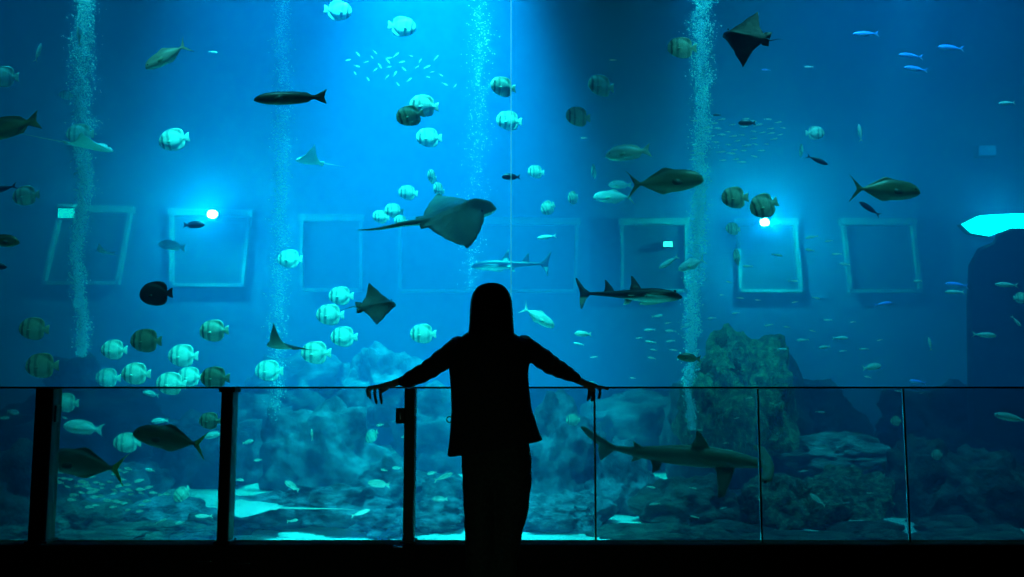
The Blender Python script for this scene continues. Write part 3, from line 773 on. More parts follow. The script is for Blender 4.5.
shoal(pts, 'silver_slim', 'tiny pale fish in the level shoal right of the right bubble column', 'level shoal by the right bubble column', 15.5, 8.5, 'R', 8)
rr = random.Random(5)
pts = []
while len(pts) < 62:
    x = rr.gauss(108, 30); y = 487 + rr.gauss(0, 9) + (x - 108) * .12
    if 54 < x < 168 and all((x - a) ** 2 + ((y - b) * 1.8) ** 2 > 34 for a, b in pts): pts.append((x, y))
shoal(pts, 'silver', 'small greenish fish in the dense shoal under the two yellow tailed jacks', 'dense shoal low at left', 12.2, 8.5, 'L', 14)
shoal([(657, 316, 12, 'R'), (650, 330, 12), (671, 331, 12), (639, 338, 7), (651, 342, 12), (671, 341, 10), (673, 350, 9, 'R'), (654, 350, 8), (652, 358, 10), (633, 378, 6), (684, 327, 6), (594, 357, 8), (668, 323, 7)],
      'silver_slim', 'small pale fish scattered under the shark ray', 'scattered fish under the shark ray', 15, 9)
shoal([(712, 318, 10), (740, 298, 8, 'R'), (722, 295, 5), (816, 298, 9, 'R'), (828, 320, 9), (813, 331, 7), (736, 313, 8), (769, 325, 9), (787, 327, 8), (782, 349, 11, 'R'), (803, 340, 13), (825, 347, 15), (840, 338, 16, 'R'), (843, 351, 8), (864, 349, 10), (868, 377, 9), (777, 255, 11, 'R'), (748, 266, 11), (793, 281, 10, 'R'), (729, 282, 7),
       (812, 237, 13), (810, 250, 12), (845, 264, 13), (837, 254, 10), (918, 281, 12), (829, 241, 8), (758, 300, 7), (795, 302, 7), (853, 322, 6), (880, 340, 6)],
      'silver_slim', 'small pale fish drifting between the reef mound and the dark pillar', 'fish between reef mound and pillar', 15.5, 9)
shoal([(248, 442, 12, 'R'), (397, 468, 10), (384, 470, 7), (432, 473, 10), (440, 499, 16), (293, 520, 12, 'R'), (405, 437, 8), (13, 412, 15, 'R'), (4, 418, 10, 'R'), (160, 421, 16), (180, 523, 9), (186, 533, 11), (240, 480, 8, 'R'), (65, 418, 7), (258, 460, 8), (380, 425, 8), (150, 470, 9), (340, 500, 7)],
      'silver', 'small dim fish scattered low over the rocks at left', 'scattered fish low over the left rocks', 14.5, 9)
shoal([(651, 487, 9, 'R'), (693, 488, 8, 'R'), (762, 499, 8), (723, 508, 7), (695, 517, 9), (804, 471, 9), (846, 503, 8, 'R'), (870, 493, 8), (898, 391, 8, 'R'), (922, 393, 5), (749, 398, 9, 'R'), (737, 418, 8), (700, 430, 6), (820, 412, 10, 'R'), (655, 504, 12), (726, 443, 6)],
      'silver_slim', 'small dim fish scattered low behind the hammerhead shark', 'scattered fish behind the hammerhead', 14.5, 8)

# ------------------------------------------------------------------ rays
M['ray_top'] = mottled('dark ray back', (.09, .15, .13), (.18, .28, .23), 3.0, .5, .1)
M['black_ray'] = mottled('black ray back', (.01, .016, .012), (.02, .03, .022), 3.0, .6, .1)
M['ray_belly'] = mottled('pale ray belly', (.45, .56, .5), (.62, .74, .66), 2.0, .6, .05)
M['pale_ray'] = mottled('pale grey ray back', (.38, .5, .46), (.55, .68, .6), 3.0, .5, .1)
KITE_L = [(0, .34), (.1, .335), (.18, .28), (.3, .22), (.6, .09), (1, -.07)]
KITE_T = [(0, -.32), (.12, -.31), (.2, -.26), (.5, -.165), (.8, -.12), (1, -.085)]
ROUND_L = [(0, .40), (.08, .385), (.3, .325), (.6, .21), (.85, .08), (1, -.05)]
ROUND_T = [(0, -.40), (.15, -.40), (.4, -.345), (.7, -.25), (.9, -.16), (1, -.08)]
def ray_mesh(name, LE, TR, bend_l, bend_r, tail, tail_r, mats, thick=.085, pelvic=True, tip=.0, tail_z=0.0):
    """disc with wings in one skin plus a tail welded on; +X nose, +Y left wing"""
    bm = bmesh.new()
    ns, nu = 24, 14
    vals = {}
    def z_mid(s):
        a = abs(s); b = bend_l if s > 0 else bend_r
        return b * a ** 1.8
    up, dn = [], []
    for i in range(-ns, ns + 1):
        s = i / ns; a = abs(s) ** .9
        xl, xt = lerp_tab(LE, a), lerp_tab(TR, a)
        ru, rd = [], []
        # foreshortened by the bend so that the wing keeps its span
        b = bend_l if s > 0 else bend_r
        y = .5 * s * (1 - .35 * min(abs(b) * 1.6, 1) * abs(s) ** 1.5)
        for j in range(nu + 1):
            u = j / nu
            x = xl + (xt - xl) * u
            prof = (math.sin(PI * u ** .62)) ** .8 if 0 < u < 1 else 0
            t = (thick * (1 - a) ** 1.6 + .008 * (1 - a ** 6)) * prof
            head = .03 * math.exp(-((x - .2) / .1) ** 2 - (s / .1) ** 2)
            zm = z_mid(s) + tip * a ** 4 * (u - .5)
            ru.append(Vector((x, y, zm + t + head * prof))); rd.append(Vector((x, y, zm - t * .55 - .001)))
        up.append(ru); dn.append(rd)
    loops = []
    for ru, rd in zip(up, dn):
        loops.append(ru + rd[::-1][1:-1] if False else ru + [p for p in rd[::-1]])
    vl = rings(bm, loops)
    bm.normal_update()
    parts = [bm]
    tb = bmesh.new()
    x0 = lerp_tab(TR, 0)
    pts = [(x0 + .12, 0, .0)] + [(x0 - tail * k / 6, 0.02 * math.sin(k), .005 + tail_z * (k / 6) ** 2) for k in range(0, 7)]
    rad = [tail_r * 1.1] + [tail_r * (1 - k / 6 * .88) for k in range(0, 7)]
    tube(tb, pts, rad, 8)
    parts.append(tb)
    if pelvic:
        for s in (1, -1):
            pb = bmesh.new()
            o = [(x0 + .1, .02 * s), (x0 + .04, .11 * s), (x0 - .06, .12 * s), (x0 - .05, .015 * s)]
            rings(pb, [[Vector((x, y, .008)) for x, y in o], [Vector((x, y, -.008)) for x, y in o]])
            parts.append(pb)
    me = union(name, parts)
    for m in mats: me.materials.append(m)
    for p in me.polygons: p.material_index = 1 if p.normal.z < -.15 else 0
    return me
def orient(o, fwd, near):
    """near = direction of the right-hand wing"""
    f = Vector(fwd).normalized(); l = -Vector(near); l = (l - f * l.dot(f)).normalized(); u = f.cross(l)
    o.rotation_euler = Matrix((f, l, u)).transposed().to_euler()
def ray(name, me, px, py, Y, size_px, fwd, near, label, eyes=True):
    o = link(name, me, None, None, at(px, py, Y)); S = size_px * Y / F
    o.scale = (S, S, S); orient(o, fwd, near)
    tag(o, label, 'ray')
    if eyes:
        for s in (1, -1):
            e = link('eye', EYE, None, o, (.27, .075 * s, .05)); e.scale = (.9, 1.4, .9)
    return o
TB = [M['ray_top'], M['ray_belly']]
COW_L = [(0, .46), (.05, .455), (.10, .40), (.16, .30), (.35, .27), (.6, .20), (.8, .12), (.93, .05), (1, -.02)]
COW_T = [(0, -.36), (.15, -.36), (.4, -.31), (.7, -.22), (.9, -.13), (.97, -.09), (1, -.05)]
ray('stingray', ray_mesh('stingray', COW_L, COW_T, .0, -.10, .70, .040, TB, .14, True, .05, .05), 456, 216, 9.6, 94, (.93, .22, .22), (.34, -.70, -.62), 'largest ray, dark backed with thick tail, gliding right above the person')
ray('kite_ray', ray_mesh('kite_ray', KITE_L, KITE_T, .06, .10, .35, .012, TB, .075), 377, 306, 9.0, 56, (.94, .28, .10), (.40, -.42, -.82), 'olive kite shaped ray turned on edge left of the person')
ray('kite_ray', ray_mesh('kite_ray', KITE_L, KITE_T, .46, -.06, .45, .012, TB, .075), 283, 347, 9.0, 56, (-.86, .38, .10), (.42, .88, .12), 'small dark ray with one wing raised beside the second bubble column')
ray('kite_ray', ray_mesh('kite_ray', KITE_L, KITE_T, -.05, -.04, .25, .010, [M['black_ray'], M['black_ray']], .07), 745, 37, 8.2, 68, (-.86, .32, .22), (.42, .10, .90), 'black kite shaped ray at the top right of the right bubbles')
ray('eagle_ray', ray_mesh('eagle_ray', KITE_L, KITE_T, .10, .12, .75, .010, [M['pale_ray'], M['ray_belly']], .06), 90, 147, 12.2, 66, (.93, .3, -.12), (.3, -.95, -.06), 'thin pale ray seen edge on across the left bubble column')
ray('eagle_ray', ray_mesh('eagle_ray', KITE_L, KITE_T, .30, .22, .6, .014, [M['pale_ray'], M['ray_belly']], .08), 309, 162, 12.6, 40, (-.9, -.3, .05), (-.3, .9, -.2), 'small bright rippling ray below the black slender fish', False)
ray('eagle_ray', ray_mesh('eagle_ray', KITE_L, KITE_T, .2, .2, .5, .012, TB, .08), 104, 252, 16, 28, (-.9, .3, .25), (.3, .9, -.2), 'small dim ray inside the leftmost far window', False)
ray('stingray', ray_mesh('stingray', ROUND_L, ROUND_T, -.03, -.03, 1.25, .018, [M['pale_ray'], M['ray_belly']], .08), 252, 507, 13.3, 64, (-.97, .2, .0), (.2, .95, .12), 'pale whiptail stingray low over the sand right of the second post')

# ------------------------------------------------------------------ sharks
def poly_fin(outline, thick, axis):
    """solid blade from an outline of (x, h) points; the first and last points are its root. axis = function (x, h, t) -> Vector"""
    bm = bmesh.new()
    hmax = max(abs(h) for _x, h in outline)
    n = len(outline)
    cx = sum(x for x, _h in outline) / n; ch = sum(h for _x, h in outline) / n
    a = [axis(x, h, thick * .15) for x, h in outline]; b = [axis(x, h, -thick * .15) for x, h in outline]
    ia = [axis(cx + (x - cx) * .55, ch + (h - ch) * .6, thick * .5 * (1 - .5 * abs(h) / hmax)) for x, h in outline]
    ib = [axis(cx + (x - cx) * .55, ch + (h - ch) * .6, -thick * .5 * (1 - .5 * abs(h) / hmax)) for x, h in outline]
    rings(bm, [ia, a, b, ib])
    return bm
def vertical(x, h, t): return Vector((x, t, h))
def shark_mesh(name, spine, fins, mats, extra=()):
    """spine rows: x, z centre, half height, half width"""
    bm = bmesh.new()
    tube(bm, [(x, 0, z) for x, z, h, w in spine], [(w, h) for x, z, h, w in spine], 18)
    me = union(name, [bm] + fins + list(extra))
    for m in mats: me.materials.append(m)
    return me
M['shark'] = fish_mat('shark skin with lit back', (.14, .25, .18), (.13, .22, .16), (.12, .17, .14), -.075, .08, rough=.45)  # back lighter than belly: light from above put into the colour
M['bowmouth'] = fish_mat('dark guitarfish skin with pale belly', (.008, .009, .009), (.012, .014, .014), (.75, .86, .72), -.06, .0, rough=.5)
def side_fin(s, dx, root_y, droop):
    def f(x, h, t): return Vector((x, s * (root_y + h * math.cos(droop)), -h * math.sin(droop) - .02 + t))
    return f
ham = shark_mesh('hammerhead', [(.455, -.002, .010, .030), (.43, .0, .019, .036), (.36, .004, .034, .036), (.26, .008, .050, .044), (.14, .010, .060, .052), (.02, .008, .056, .050), (-.10, .004, .044, .038), (-.20, .004, .031, .024), (-.28, .010, .020, .014), (-.33, .016, .014, .010), (-.37, .024, .008, .007)],
    [poly_fin([(.18, .03), (.15, .09), (.105, .158), (.085, .165), (.085, .12), (.06, .05), (.05, .02)], .02, vertical),
     poly_fin([(-.17, .02), (-.19, .045), (-.235, .068), (-.228, .04), (-.23, .015)], .012, vertical),
     poly_fin([(-.17, -.01), (-.19, -.04), (-.235, -.06), (-.228, -.035), (-.23, .0)], .012, vertical),
     poly_fin([(-.32, .026), (-.40, .075), (-.50, .135), (-.515, .128), (-.47, .07), (-.41, .03), (-.415, .0), (-.405, -.05), (-.395, -.068), (-.365, -.035), (-.33, .0)], .018, vertical)]
    + [poly_fin([(.30, .0), (.275, .08), (.245, .16), (.215, .165), (.21, .10), (.205, .03), (.19, .0)], .022, side_fin(s, 0, .03, R(38))) for s in (1, -1)]
    + [poly_fin([(-.07, .0), (-.09, .05), (-.125, .07), (-.125, .03), (-.14, .0)], .012, side_fin(s, 0, .022, R(50))) for s in (1, -1)],
    [M['shark']])
hb = bmesh.new()                # hammer: swept flat wing, welded to the head
hl = []
for k in range(-8, 9):
    s = k / 8; a = abs(s)
    x = .468 - .035 * a ** 2; ch = .030 * (1 - .15 * a) + (.006 if a > .8 else 0); t = .013 * (1 - .25 * a) + (.003 if a > .85 else 0)
    if a == 1: ch *= .55; t *= .6
    hl.append([Vector((x + ch * math.cos(2 * PI * i / 12), .16 * s, .0 + t * math.sin(2 * PI * i / 12))) for i in range(12)])
rings(hb, hl)
tmp = bmesh.new(); tmp.from_mesh(ham)
ham = union('hammerhead', [tmp, hb]); ham.materials.clear(); ham.materials.append(M['shark'])
YH = 9.2
o = link('hammerhead_shark', ham, None, None, at(677, 456, YH)); S = 187 * YH / F
o.scale = (S, S, S)
o.rotation_euler = (Matrix.Rotation(R(-6), 3, 'Z') @ Matrix.Rotation(R(4.5), 3, 'Y') @ Matrix.Rotation(R(30), 3, 'X')).to_euler()
tag(o, 'grey hammerhead shark swimming right low behind the glass railing', 'shark')
for s in (1, -1):
    link('eye', EYE, None, o, (.435, .163 * s, 0)).scale = (.5, .5, .5)

bow_fins = [poly_fin([(.13, .03), (.105, .10), (.05, .185), (.03, .195), (.03, .12), (.01, .06), (.0, .02)], .022, vertical),
            poly_fin([(-.13, .02), (-.16, .08), (-.205, .14), (-.222, .145), (-.22, .08), (-.235, .03), (-.235, .012)], .018, vertical),
            poly_fin([(-.37, .018), (-.42, .055), (-.485, .155), (-.50, .155), (-.475, .06), (-.462, .0), (-.47, -.08), (-.462, -.145), (-.45, -.15), (-.41, -.06), (-.37, -.012)], .02, vertical)]
def wing(s, dip):
    def f(x, h, t): return Vector((x, s * (.03 + h), -.012 - abs(h) * dip + t))
    return f
bow_fins += [poly_fin([(.44, .0), (.37, .05), (.27, .095), (.19, .11), (.13, .105), (.13, .06), (.10, .0)], .04, wing(s, .22)) for s in (1, -1)]
bow_fins += [poly_fin([(.06, .0), (.02, .07), (-.03, .085), (-.03, .04), (-.03, .0)], .018, wing(s, .5)) for s in (1, -1)]
bow = shark_mesh('bowmouth', [(.49, -.01, .014, .03), (.45, -.006, .032, .06), (.38, .0, .048, .085), (.28, .003, .062, .09), (.18, .004, .064, .08), (.06, .004, .055, .06), (-.06, .004, .038, .04), (-.18, .004, .026, .028), (-.30, .004, .018, .018), (-.40, .003, .012, .011)], bow_fins, [M['bowmouth']])
YS = 9.4
o = link('shark_ray', bow, None, None, at(629, 295, YS)); S = 108 * YS / F
o.scale = (S, S, S); o.rotation_euler = (Matrix.Rotation(R(6), 3, 'Z') @ Matrix.Rotation(R(1), 3, 'Y') @ Matrix.Rotation(R(-16), 3, 'X')).to_euler()
tag(o, 'black shark ray with two tall fins and pale belly right of the person', 'shark')
for s in (1, -1): link('eye', EYE, None, o, (.42, .075 * s, .022)).scale = (.7, .7, .7)
o = link('shark_ray', bow, None, None, at(511, 265, 19)); S = 82 * 19 / F
o.scale = (S, S, S); o.rotation_euler = (Matrix.Rotation(PI - R(12), 3, 'Z') @ Matrix.Rotation(R(0), 3, 'Y') @ Matrix.Rotation(R(8), 3, 'X')).to_euler()
tag(o, 'distant faded shark ray facing left above the person head', 'shark')
# ------------------------------------------------------------------ the person at the railing
YP = 4.48
FEET = Vector((at(490, 400, YP).x, YP, 0))
def pp(px, py, Y=YP): return at(px, py, Y) - FEET
def r_(px, Y=YP): return px * Y / F
M['skin'] = simple('skin', (.42, .27, .20), .55)
M['jacket'] = mottled('dark woven jacket', (.012, .013, .014), (.02, .021, .023), 60, .85, .15)
M['trousers'] = mottled('dark green grey trousers', (.02, .026, .022), (.035, .045, .038), 45, .85, .15)
M['hair'] = simple('black hair', (.006, .005, .005), .75, 0, .15)
M['shoe'] = simple('black leather shoe', (.012, .012, .012), .4)
M['eye_white'] = simple('eye', (.7, .7, .68), .2)
bm = bmesh.new()
UPY = Vector((0, 1, 0))
# head, face towards the tank (+Y)
hc = pp(491, 307, 4.49)
ellipsoid(bm, hc + Vector((0, 0, .015)), (.074, .094, .098))
ellipsoid(bm, hc + Vector((0, .03, -.055)), (.055, .062, .062))
ellipsoid(bm, hc + Vector((0, .075, -.098)), (.026, .022, .02))          # chin
tube(bm, [hc + Vector((0, .092, .012)), hc + Vector((0, .108, -.018)), hc + Vector((0, .114, -.032))], [.008, .011, .013], 10)   # nose
ellipsoid(bm, hc + Vector((0, .09, -.062)), (.023, .012, .006)); ellipsoid(bm, hc + Vector((0, .089, -.073)), (.02, .012, .007))   # lips
for s in (1, -1):
    ellipsoid(bm, hc + Vector((.03 * s, .084, .026)), (.024, .01, .006))     # brow
    ellipsoid(bm, hc + Vector((.04 * s, .07, -.028)), (.022, .018, .02))     # cheek
    ellipsoid(bm, hc + Vector((.074 * s, .0, -.005)), (.009, .018, .03))     # ear
nb = pp(490.5, 338, 4.475)
tube(bm, [hc + Vector((0, -.015, -.06)), nb], [.05, .056], 14)
# trunk, arms, legs under the clothes
tube(bm, [pp(490, 341), pp(490, 352), pp(490, 375), pp(491, 405), pp(494, 430), pp(495, 450)], [(.15, .07), (.165, .085), (.15, .092), (.13, .085), (.15, .095), (.14, .095)], 18, ref=UPY)
LA = [(458, 345, 4.49), (447, 356, 4.53), (430, 368, 4.61), (413, 377.5, 4.70), (399, 381.5, 4.775), (392, 384, 4.80)]
RA = [(524, 344, 4.49), (536, 353, 4.53), (550, 364, 4.61), (566, 373.5, 4.71), (579, 380.5, 4.785), (584, 383, 4.81)]
for A in (LA, RA):
    tube(bm, [pp(*q) for q in A], [.046, .042, .036, .029, .020, .019], 14, ref=UPY)
tube(bm, [pp(478, 450), pp(478, 500), pp(479, 535), pp(480, 570), pp(480, 603)], [.075, .062, .05, .046, .034], 14, ref=UPY)
tube(bm, [pp(510, 450), pp(511, 495, 4.5), pp(507, 530, 4.52), pp(502, 568, 4.5), pp(500, 603, 4.48)], [.075, .066, .052, .046, .034], 14, ref=UPY)
# hands: palm on the cap rail, fingers over it, thumb from the side of the palm
def hand(wrist, knuckle, fingers, thumb):
    w, k = pp(*wrist), pp(*knuckle)
    tube(bm, [w, w.lerp(k, .35), w.lerp(k, .75), k], [(.021, .017), (.031, .015), (.036, .0135), (.034, .011)], 14)
    for f in fingers:
        pts = [k.lerp(w, .25) + (pp(*f[0]) - k) * .55] + [pp(*q) for q in f]
        n = len(pts)
        tube(bm, pts, [0.0104 - .0024 * i / (n - 1) for i in range(n)], 10)
    tube(bm, [w.lerp(k, .30)] + [pp(*q) for q in thumb], [.013, .0105, .0095, .008], 10)
YG = YR + .001
hand((393, 383.5, 4.79), (377.5, 387, YG - .012), [
    [(374.0, 387.4, YG - .03), (370.5, 389.0, YG - .034), (369.3, 393.5, YG - .031), (370.2, 398.0, YG - .026)],
    [(376.0, 387.6, YG + .012), (374.6, 390.5, YG + .030), (375.2, 397, YG + .031), (376.6, 402.6, YG + .027)],
    [(380.5, 387.6, YG + .014), (380.2, 391.0, YG + .031), (380.8, 397.5, YG + .032), (381.6, 402.8, YG + .028)],
    [(372.0, 387.2, YG - .004), (368.5, 387.6, YG + .010), (367.2, 390.6, YG + .022), (368.0, 395.5, YG + .022)]],
    [(388, 387.5, YG - .045), (384.0, 390.3, YG - .042), (380.5, 392.5, YG - .036)])
hand((583, 382.5, 4.80), (594.5, 386.2, YG - .010), [
    [(596.5, 386.8, YG - .028), (601.5, 387.2, YG - .030), (605, 388.0, YG - .026), (607.5, 389.0, YG - .022)],
    [(597.0, 386.8, YG + .012), (600.2, 389.5, YG + .029), (600.2, 394, YG + .030), (599.0, 397.6, YG + .026)],
    [(592.5, 387.2, YG + .014), (593.6, 390.5, YG + .031), (593.2, 396, YG + .032), (592.0, 400.8, YG + .028)],
    [(588.5, 387.2, YG + .014), (589.4, 390.5, YG + .031), (589.0, 395.5, YG + .032), (587.9, 399.8, YG + .028)]],
    [(586.5, 386.8, YG - .045), (590.5, 389.2, YG - .040), (594.5, 390.6, YG - .034)])
person = link('person', voxel('person', bm, .0042, 3, .4), M['skin'], None, FEET)
tag(person, 'person in dark jacket and wide trousers leaning with spread arms on the railing', 'person')
for s in (1, -1):
    b2 = bmesh.new(); ellipsoid(b2, hc + Vector((.03 * s, .083, .008)), (.013, .008, .008))
    link('eye', to_mesh('eye', b2), M['eye_white'], person)
    b2 = bmesh.new(); ellipsoid(b2, hc + Vector((.03 * s, .0885, .008)), (.005, .004, .005), sub=2)
    link('iris', to_mesh('iris', b2), M['eye'], person)
# hair: straight, over the ears and down to the shoulders
bm = bmesh.new()
rows = [(283.2, 486, 497, .03), (285, 480.5, 502.5, .055), (288.5, 476, 506.5, .075), (293, 473, 509.5, .09), (300, 470.8, 511.8, .10), (308, 470.0, 512.6, .105), (316, 469.6, 513.0, .10), (324, 469.2, 513.4, .088), (331, 468.5, 514, .075), (337, 467.5, 514.5, .062), (342, 470, 512, .045)]
loops = []
for py, xl, xr, d in rows:
    a, b = pp(xl, py, 4.46), pp(xr, py, 4.46)
    c = (a + b) / 2; hw = (b.x - a.x) / 2
    lp = []
    for i in range(40):
        t = 2 * PI * i / 40
        wob = 1 + .018 * math.sin(9 * t + py * .02) * (py > 290)
        y = d * math.sin(t)
        if y > 0: y *= .75
        lp.append(Vector((c.x + hw * math.cos(t) * wob, c.y - .002 + y * wob, c.z)))
    loops.append(lp)
rings(bm, loops)
hair = link('hair', voxel('hair', bm, .006, 3, .4), M['hair'], person)
# jacket
bm = bmesh.new()
rows = [(331, 477, 506, .055), (333.5, 469, 512, .07), (337, 461, 520, .085), (342, 453.5, 527, .095), (350, 449, 531, .105), (360, 448, 530, .112), (372, 449.3, 528.3, .114), (390, 450.8, 529.2, .112), (410, 451.4, 532, .115), (428, 450.2, 537, .122), (441, 448.6, 540.3, .13), (448.6, 447.4, 543.2, .134)]
loops = []
for k, (py, xl, xr, d) in enumerate(rows):
    a, b = pp(xl, py), pp(xr, py)
    c = (a + b) / 2; hw = (b.x - a.x) / 2
    tilt = r_(8.2) * max(0, (k - 8) / 3.0)
    lp = []
    for i in range(48):
        t = 2 * PI * i / 48
        ct, st = math.cos(t), math.sin(t)
        e = .8
        x = hw * math.copysign(abs(ct) ** e, ct); y = d * math.copysign(abs(st) ** e, st)
        fold = 1 + .02 * math.sin(5 * t + 1.3) * max(0, (k - 5) / 6)
        lp.append(Vector((c.x + x, c.y + y * fold, c.z + tilt * x / hw)))
    loops.append(lp)
rings(bm, loops)
SL = [(458, 348, 4.49), (448, 355.5, 4.53), (439, 362.5, 4.57), (430.7, 368.3, 4.61), (424, 372.6, 4.645), (417, 375.8, 4.68), (408.5, 380.2, 4.72), (403.5, 381.3, 4.75)]
SR = [(524, 347, 4.49), (538, 355.5, 4.53), (545, 360.5, 4.57), (550.5, 364.6, 4.61), (557, 368.2, 4.65), (563, 371.2, 4.69), (570.5, 375.2, 4.73), (575.5, 377.6, 4.76)]
for S_, rr_ in ((SL, [.056, .055, .0535, .0505, .048, .047, .040, .030]), (SR, [.056, .053, .052, .0505, .046, .0435, .034, .028])):
    pts = [pp(*q) for q in S_]
    fine, fr = [], []
    for i in range(len(pts) - 1):
        for j in range(4):
            t = j / 4
            fine.append(pts[i].lerp(pts[i + 1], t)); r = rr_[i] + (rr_[i + 1] - rr_[i]) * t
            fr.append(r * (1 + .055 * math.sin((i * 4 + j) * 1.15) * (i > 0)))
    fine.append(pts[-1]); fr.append(rr_[-1])
    tube(bm, fine, fr, 16, ref=UPY)
# collar roll
cl = [Vector((nb.x + .066 * math.cos(t), nb.y + .058 * math.sin(t), nb.z + .018 - .012 * math.sin(t))) for t in [2 * PI * i / 20 for i in range(21)]]
tube(bm, cl, [.016] * 21, 8)
jacket = link('jacket', voxel('jacket', bm, .0085, 3, .5), M['jacket'], person)
def torus(name, c, r1, r2, m, parent):
    b2 = bmesh.new(); lo = []
    tube(b2, [c + Vector((r1 * math.cos(2 * PI * i / 16), 0, r1 * math.sin(2 * PI * i / 16))) for i in range(17)], [r2] * 17, 8, ref=UPY)
    return link(name, to_mesh(name, b2), m, parent)
torus('waist_tab_ring', pp(449.6, 419.5), .014, .0035, M['shoe'], jacket)
# trousers
bm = bmesh.new()
tube(bm, [pp(495, 432), pp(495.5, 442), pp(496, 455), pp(496, 468)], [(.155, .10), (.165, .108), (.170, .112), (.165, .105)], 24, ref=UPY)
def leg(rows):
    pts, rad = [], []
    for k in range(len(rows) - 1):
        for j in range(4):
            t = j / 4; a, b = rows[k], rows[k + 1]
            py, cx, h, Y = [a[i] + (b[i] - a[i]) * t for i in range(4)]
            pts.append(pp(cx, py, Y)); w = r_(h); f = 1 + .03 * math.sin(py * .31 + cx)
            rad.append((w * f, w * 1.05 / f))
    py, cx, h, Y = rows[-1]; pts.append(pp(cx, py, Y)); rad.append((r_(h), r_(h)))
    tube(bm, pts, rad, 20, ref=UPY)
leg([(455, 479, 17.5, 4.48), (480, 479, 16.5, 4.48), (505, 479.5, 15.8, 4.48), (545, 480.3, 14.8, 4.48), (577, 481, 14.3, 4.48), (602, 481.5, 14.3, 4.48)])
leg([(455, 511.5, 19.5, 4.48), (478, 512.2, 19.3, 4.49), (505, 510, 18.8, 4.51), (525, 507, 17, 4.52), (543, 505, 15.3, 4.52), (562, 503, 14.2, 4.50), (580, 501.5, 13.6, 4.48), (602, 500, 13.6, 4.47)])
trousers = link('trousers', voxel('trousers', bm, .0085, 3, .5), M['trousers'], person)
for x in (481, 500):
    b2 = bmesh.new()
    c = pp(x, 600)
    ellipsoid(b2, Vector((c.x, .06, .035)), (.042, .13, .034)); ellipsoid(b2, Vector((c.x, -.02, .06)), (.038, .05, .05))
    add_box(b2, c.x - .036, c.x + .036, -.055, .165, .003, .022, .008)
    link('shoe', voxel('shoe', b2, .007, 3), M['shoe'], person)
# ------------------------------------------------------------------ lamps of the tank and added fill spots
def aim(o, tgt): o.rotation_euler = (Vector(tgt) - o.location).to_track_quat('-Z', 'Y').to_euler()
def spot(loc, tgt, power, ang, col=(.06, .62, 1), blend=.8, r=.3):
    L = bpy.data.lights.new('tank_and_fill_spot', 'SPOT'); L.energy = power; L.spot_size = R(ang); L.spot_blend = blend; L.color = col; L.shadow_soft_size = r
    o = bpy.data.objects.new('tank_and_fill_spot', L); COL.objects.link(o); o.location = loc; aim(o, tgt); return o
def flood(px, py, Y, power, lens_c, rpx, label, tgt_dy=-6, tgt_dz=-3, strength=200, square=False):
    """a lamp, or a glowing stand-in panel, on the far wall: housing, glowing lens, and its light"""
    c = at(px, py, Y); r = rpx * Y / F
    root = bpy.data.objects.new('lamp_or_glow', None); COL.objects.link(root); root.location = c
    tag(root, label, 'lamp')
    bm = bmesh.new()
    tube(bm, [(0, .06 + r * 1.2, 0), (0, .5 + r, 0)], [r * 1.15, r * .9], 16) if not square else add_box(bm, -r * 1.6, r * 1.6, .06, .4, -r * 1.0, r * 1.0, .03)
    link('housing', to_mesh('housing', bm), M['housing'], root)
    bm = bmesh.new()
    ellipsoid(bm, (0, .03, 0), (r, .06, r * .8), sub=3) if not square else add_box(bm, -r * 1.4, r * 1.4, .0, .05, -r * .8, r * .8, .01)
    link('lens', to_mesh('lens', bm), emit('lamp lens', lens_c, strength), root)
    L = bpy.data.lights.new('flood_light', 'POINT'); L.energy = power; L.color = (.05, .72, 1); L.shadow_soft_size = .1
    o = bpy.data.objects.new('flood_light', L); COL.objects.link(o); o.location = c + Vector((0, -.35, 0))
    return root
flood(212, 214, YB - 2.2, 3000, (1, .3, .3), 5.5, 'brightest round flood lamp on the far wall at left')
flood(765, 222, YB - 2.2, 2700, (1, .3, .3), 5.0, 'round flood lamp on the far wall at right')
flood(66, 213, YB - .4, 60, (.02, .6, .8), 6, 'dim square glow on the lit frame corner of the leftmost far window', strength=4, square=True)  # glowing panel added for the lit corner of the window frame
flood(668, 244, YB - .4, 4, (.5, .95, 1), 3.2, 'small white sign reflection glowing in the far window over the shark ray', strength=7, square=True)  # glowing panel added to imitate a lit sign's reflection
flood(988, 150, YB - .4, 40, (.0, .22, .9), 6, 'blurred blue lamp high at the right edge', strength=1.0, square=True)
def lamp_bar():
    Y = 20.5
    prof = [(962, 224), (978, 216), (990, 215), (1010, 214), (1060, 213), (1060, 232), (1000, 232), (990, 236), (972, 233)]
    root = bpy.data.objects.new('light_bar', None); COL.objects.link(root); c = at(1000, 224, Y); root.location = c
    tag(root, 'glowing cyan light bar behind the pillar top at right', 'lamp')
    P = [at(x, y, Y) - c for x, y in prof]
    bm = bmesh.new(); rings(bm, [[p + Vector((0, -.04, 0)) for p in P], [p + Vector((0, .04, 0)) for p in P]])
    link('diffuser', to_mesh('diffuser', bm, False), emit('cyan diffuser', (.0, .85, 1), 5), root)
    bm = bmesh.new(); rings(bm, [[p * 1.04 + Vector((0, .06, 0)) for p in P], [p * 1.04 + Vector((0, .2, 0)) for p in P]])
    link('housing', to_mesh('housing', bm, False), M['housing'], root)
    L = bpy.data.lights.new('bar_light', 'POINT'); L.energy = 260; L.color = (.05, .85, 1); L.shadow_soft_size = .3
    o = bpy.data.objects.new('bar_light', L); COL.objects.link(o); o.location = c + Vector((-.3, -.5, .2))
lamp_bar()
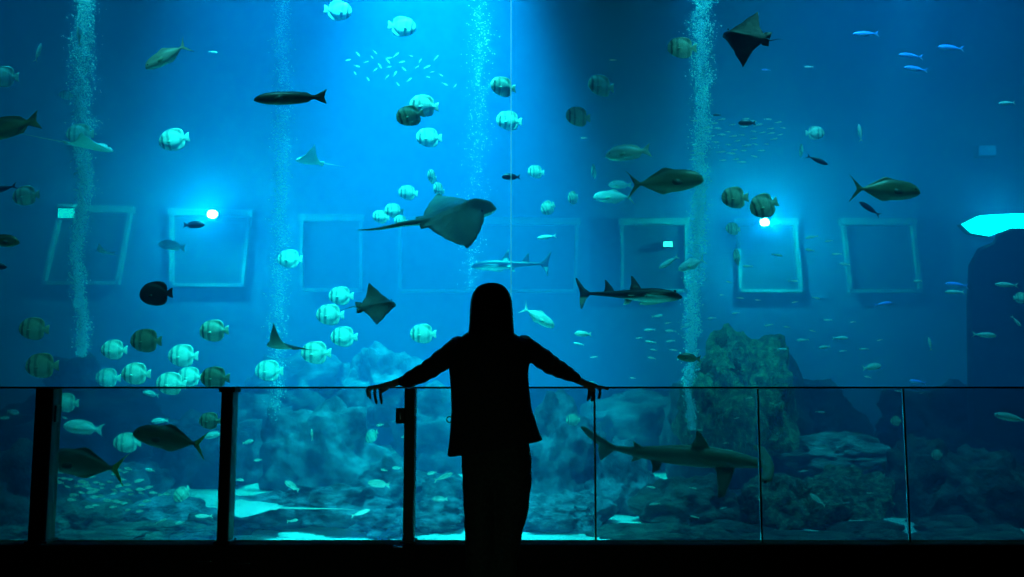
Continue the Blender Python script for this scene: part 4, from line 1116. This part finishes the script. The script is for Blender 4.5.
# overhead aquarium lighting: row over the open water, aimed away from the window
spot((-1.8, 19, 16.5), (-1.8, 23, 0), 165000, 48)
spot((-2.2, 9.6, 16), (-2.2, 14.0, 2), 125000, 38)
BL = (.04, .42, 1)
spot((-10, 10.5, 16), (-6.4, 13.6, 1), 11500, 38, (.05, .5, 1))
spot((5, 9.8, 16), (4.2, 14.0, 1), 11500, 42, (.05, .5, 1))
spot((12, 11, 16), (9.5, 15, 3), 4500, 42, BL)
spot((-9, 20, 16.5), (-8, 24, 2), 3500, 42, BL)
spot((8, 20, 16.5), (8, 25, 2), 2200, 56, BL)
# added fill lamp that brightens the small fish at upper right
spot((5.6, 10.0, 10.8), (5.4, 12.0, 4.5), 4500, 62, (.06, .55, 1), 1, .2)
# added spot that brightens the reef mound
spot((4.6, 12.5, 14), (4.2, 18.3, 1.2), 9000, 16, (.08, .8, .8))
# added spot that brightens the ledge right of the mound
spot((6.4, 12.5, 10), (6.1, 17.3, -.35), 9000, 13, (.08, .75, .85))
# added hidden spots behind the window sill, washing the sand strip and the first rocks
for x, p in ((-3.4, 900), (-1.6, 1500), (.1, 1300)):
    spot((x, 8.8, -.5), (x, 12.4, -1.3), p, 44, (.06, .8, 1), 1, .12)
# two weak fill spots added over the window for the near fish
spot((4.2, 7.6, 9.5), (2.0, 9.8, 0), 1400, 52, (.1, .8, .95))
spot((-4, 7.2, 9.5), (-2.6, 9.8, 1), 1100, 60, (.1, .8, .95))
# added grazing lamp, out of view, that makes the bonded window seam glow
spot((seam, 7.2, 9.6), (seam, 6.12, 3.4), 12000, 16, (.1, .75, 1), .6, .05)
# narrow beams down the bubble columns
for px, Y, p in ((82, 17, 28000), (281, 19, 10000), (478, 21, 4000), (702, 16, 38000)):
    a = at(px, 200, Y)
    spot((a.x, Y, 16), (a.x, Y, 0), p, 9, r=.15)
# weak green guide light low in the gallery behind the viewer
L = bpy.data.lights.new('guide_light', 'SPOT'); L.energy = 4; L.color = (.45, 1, .7); L.spot_size = R(100); L.spot_blend = 1; L.shadow_soft_size = .05
o = bpy.data.objects.new('guide_light', L); COL.objects.link(o); o.location = (-.09, 2.2, .15); aim(o, (-.5, 4.6, .3))
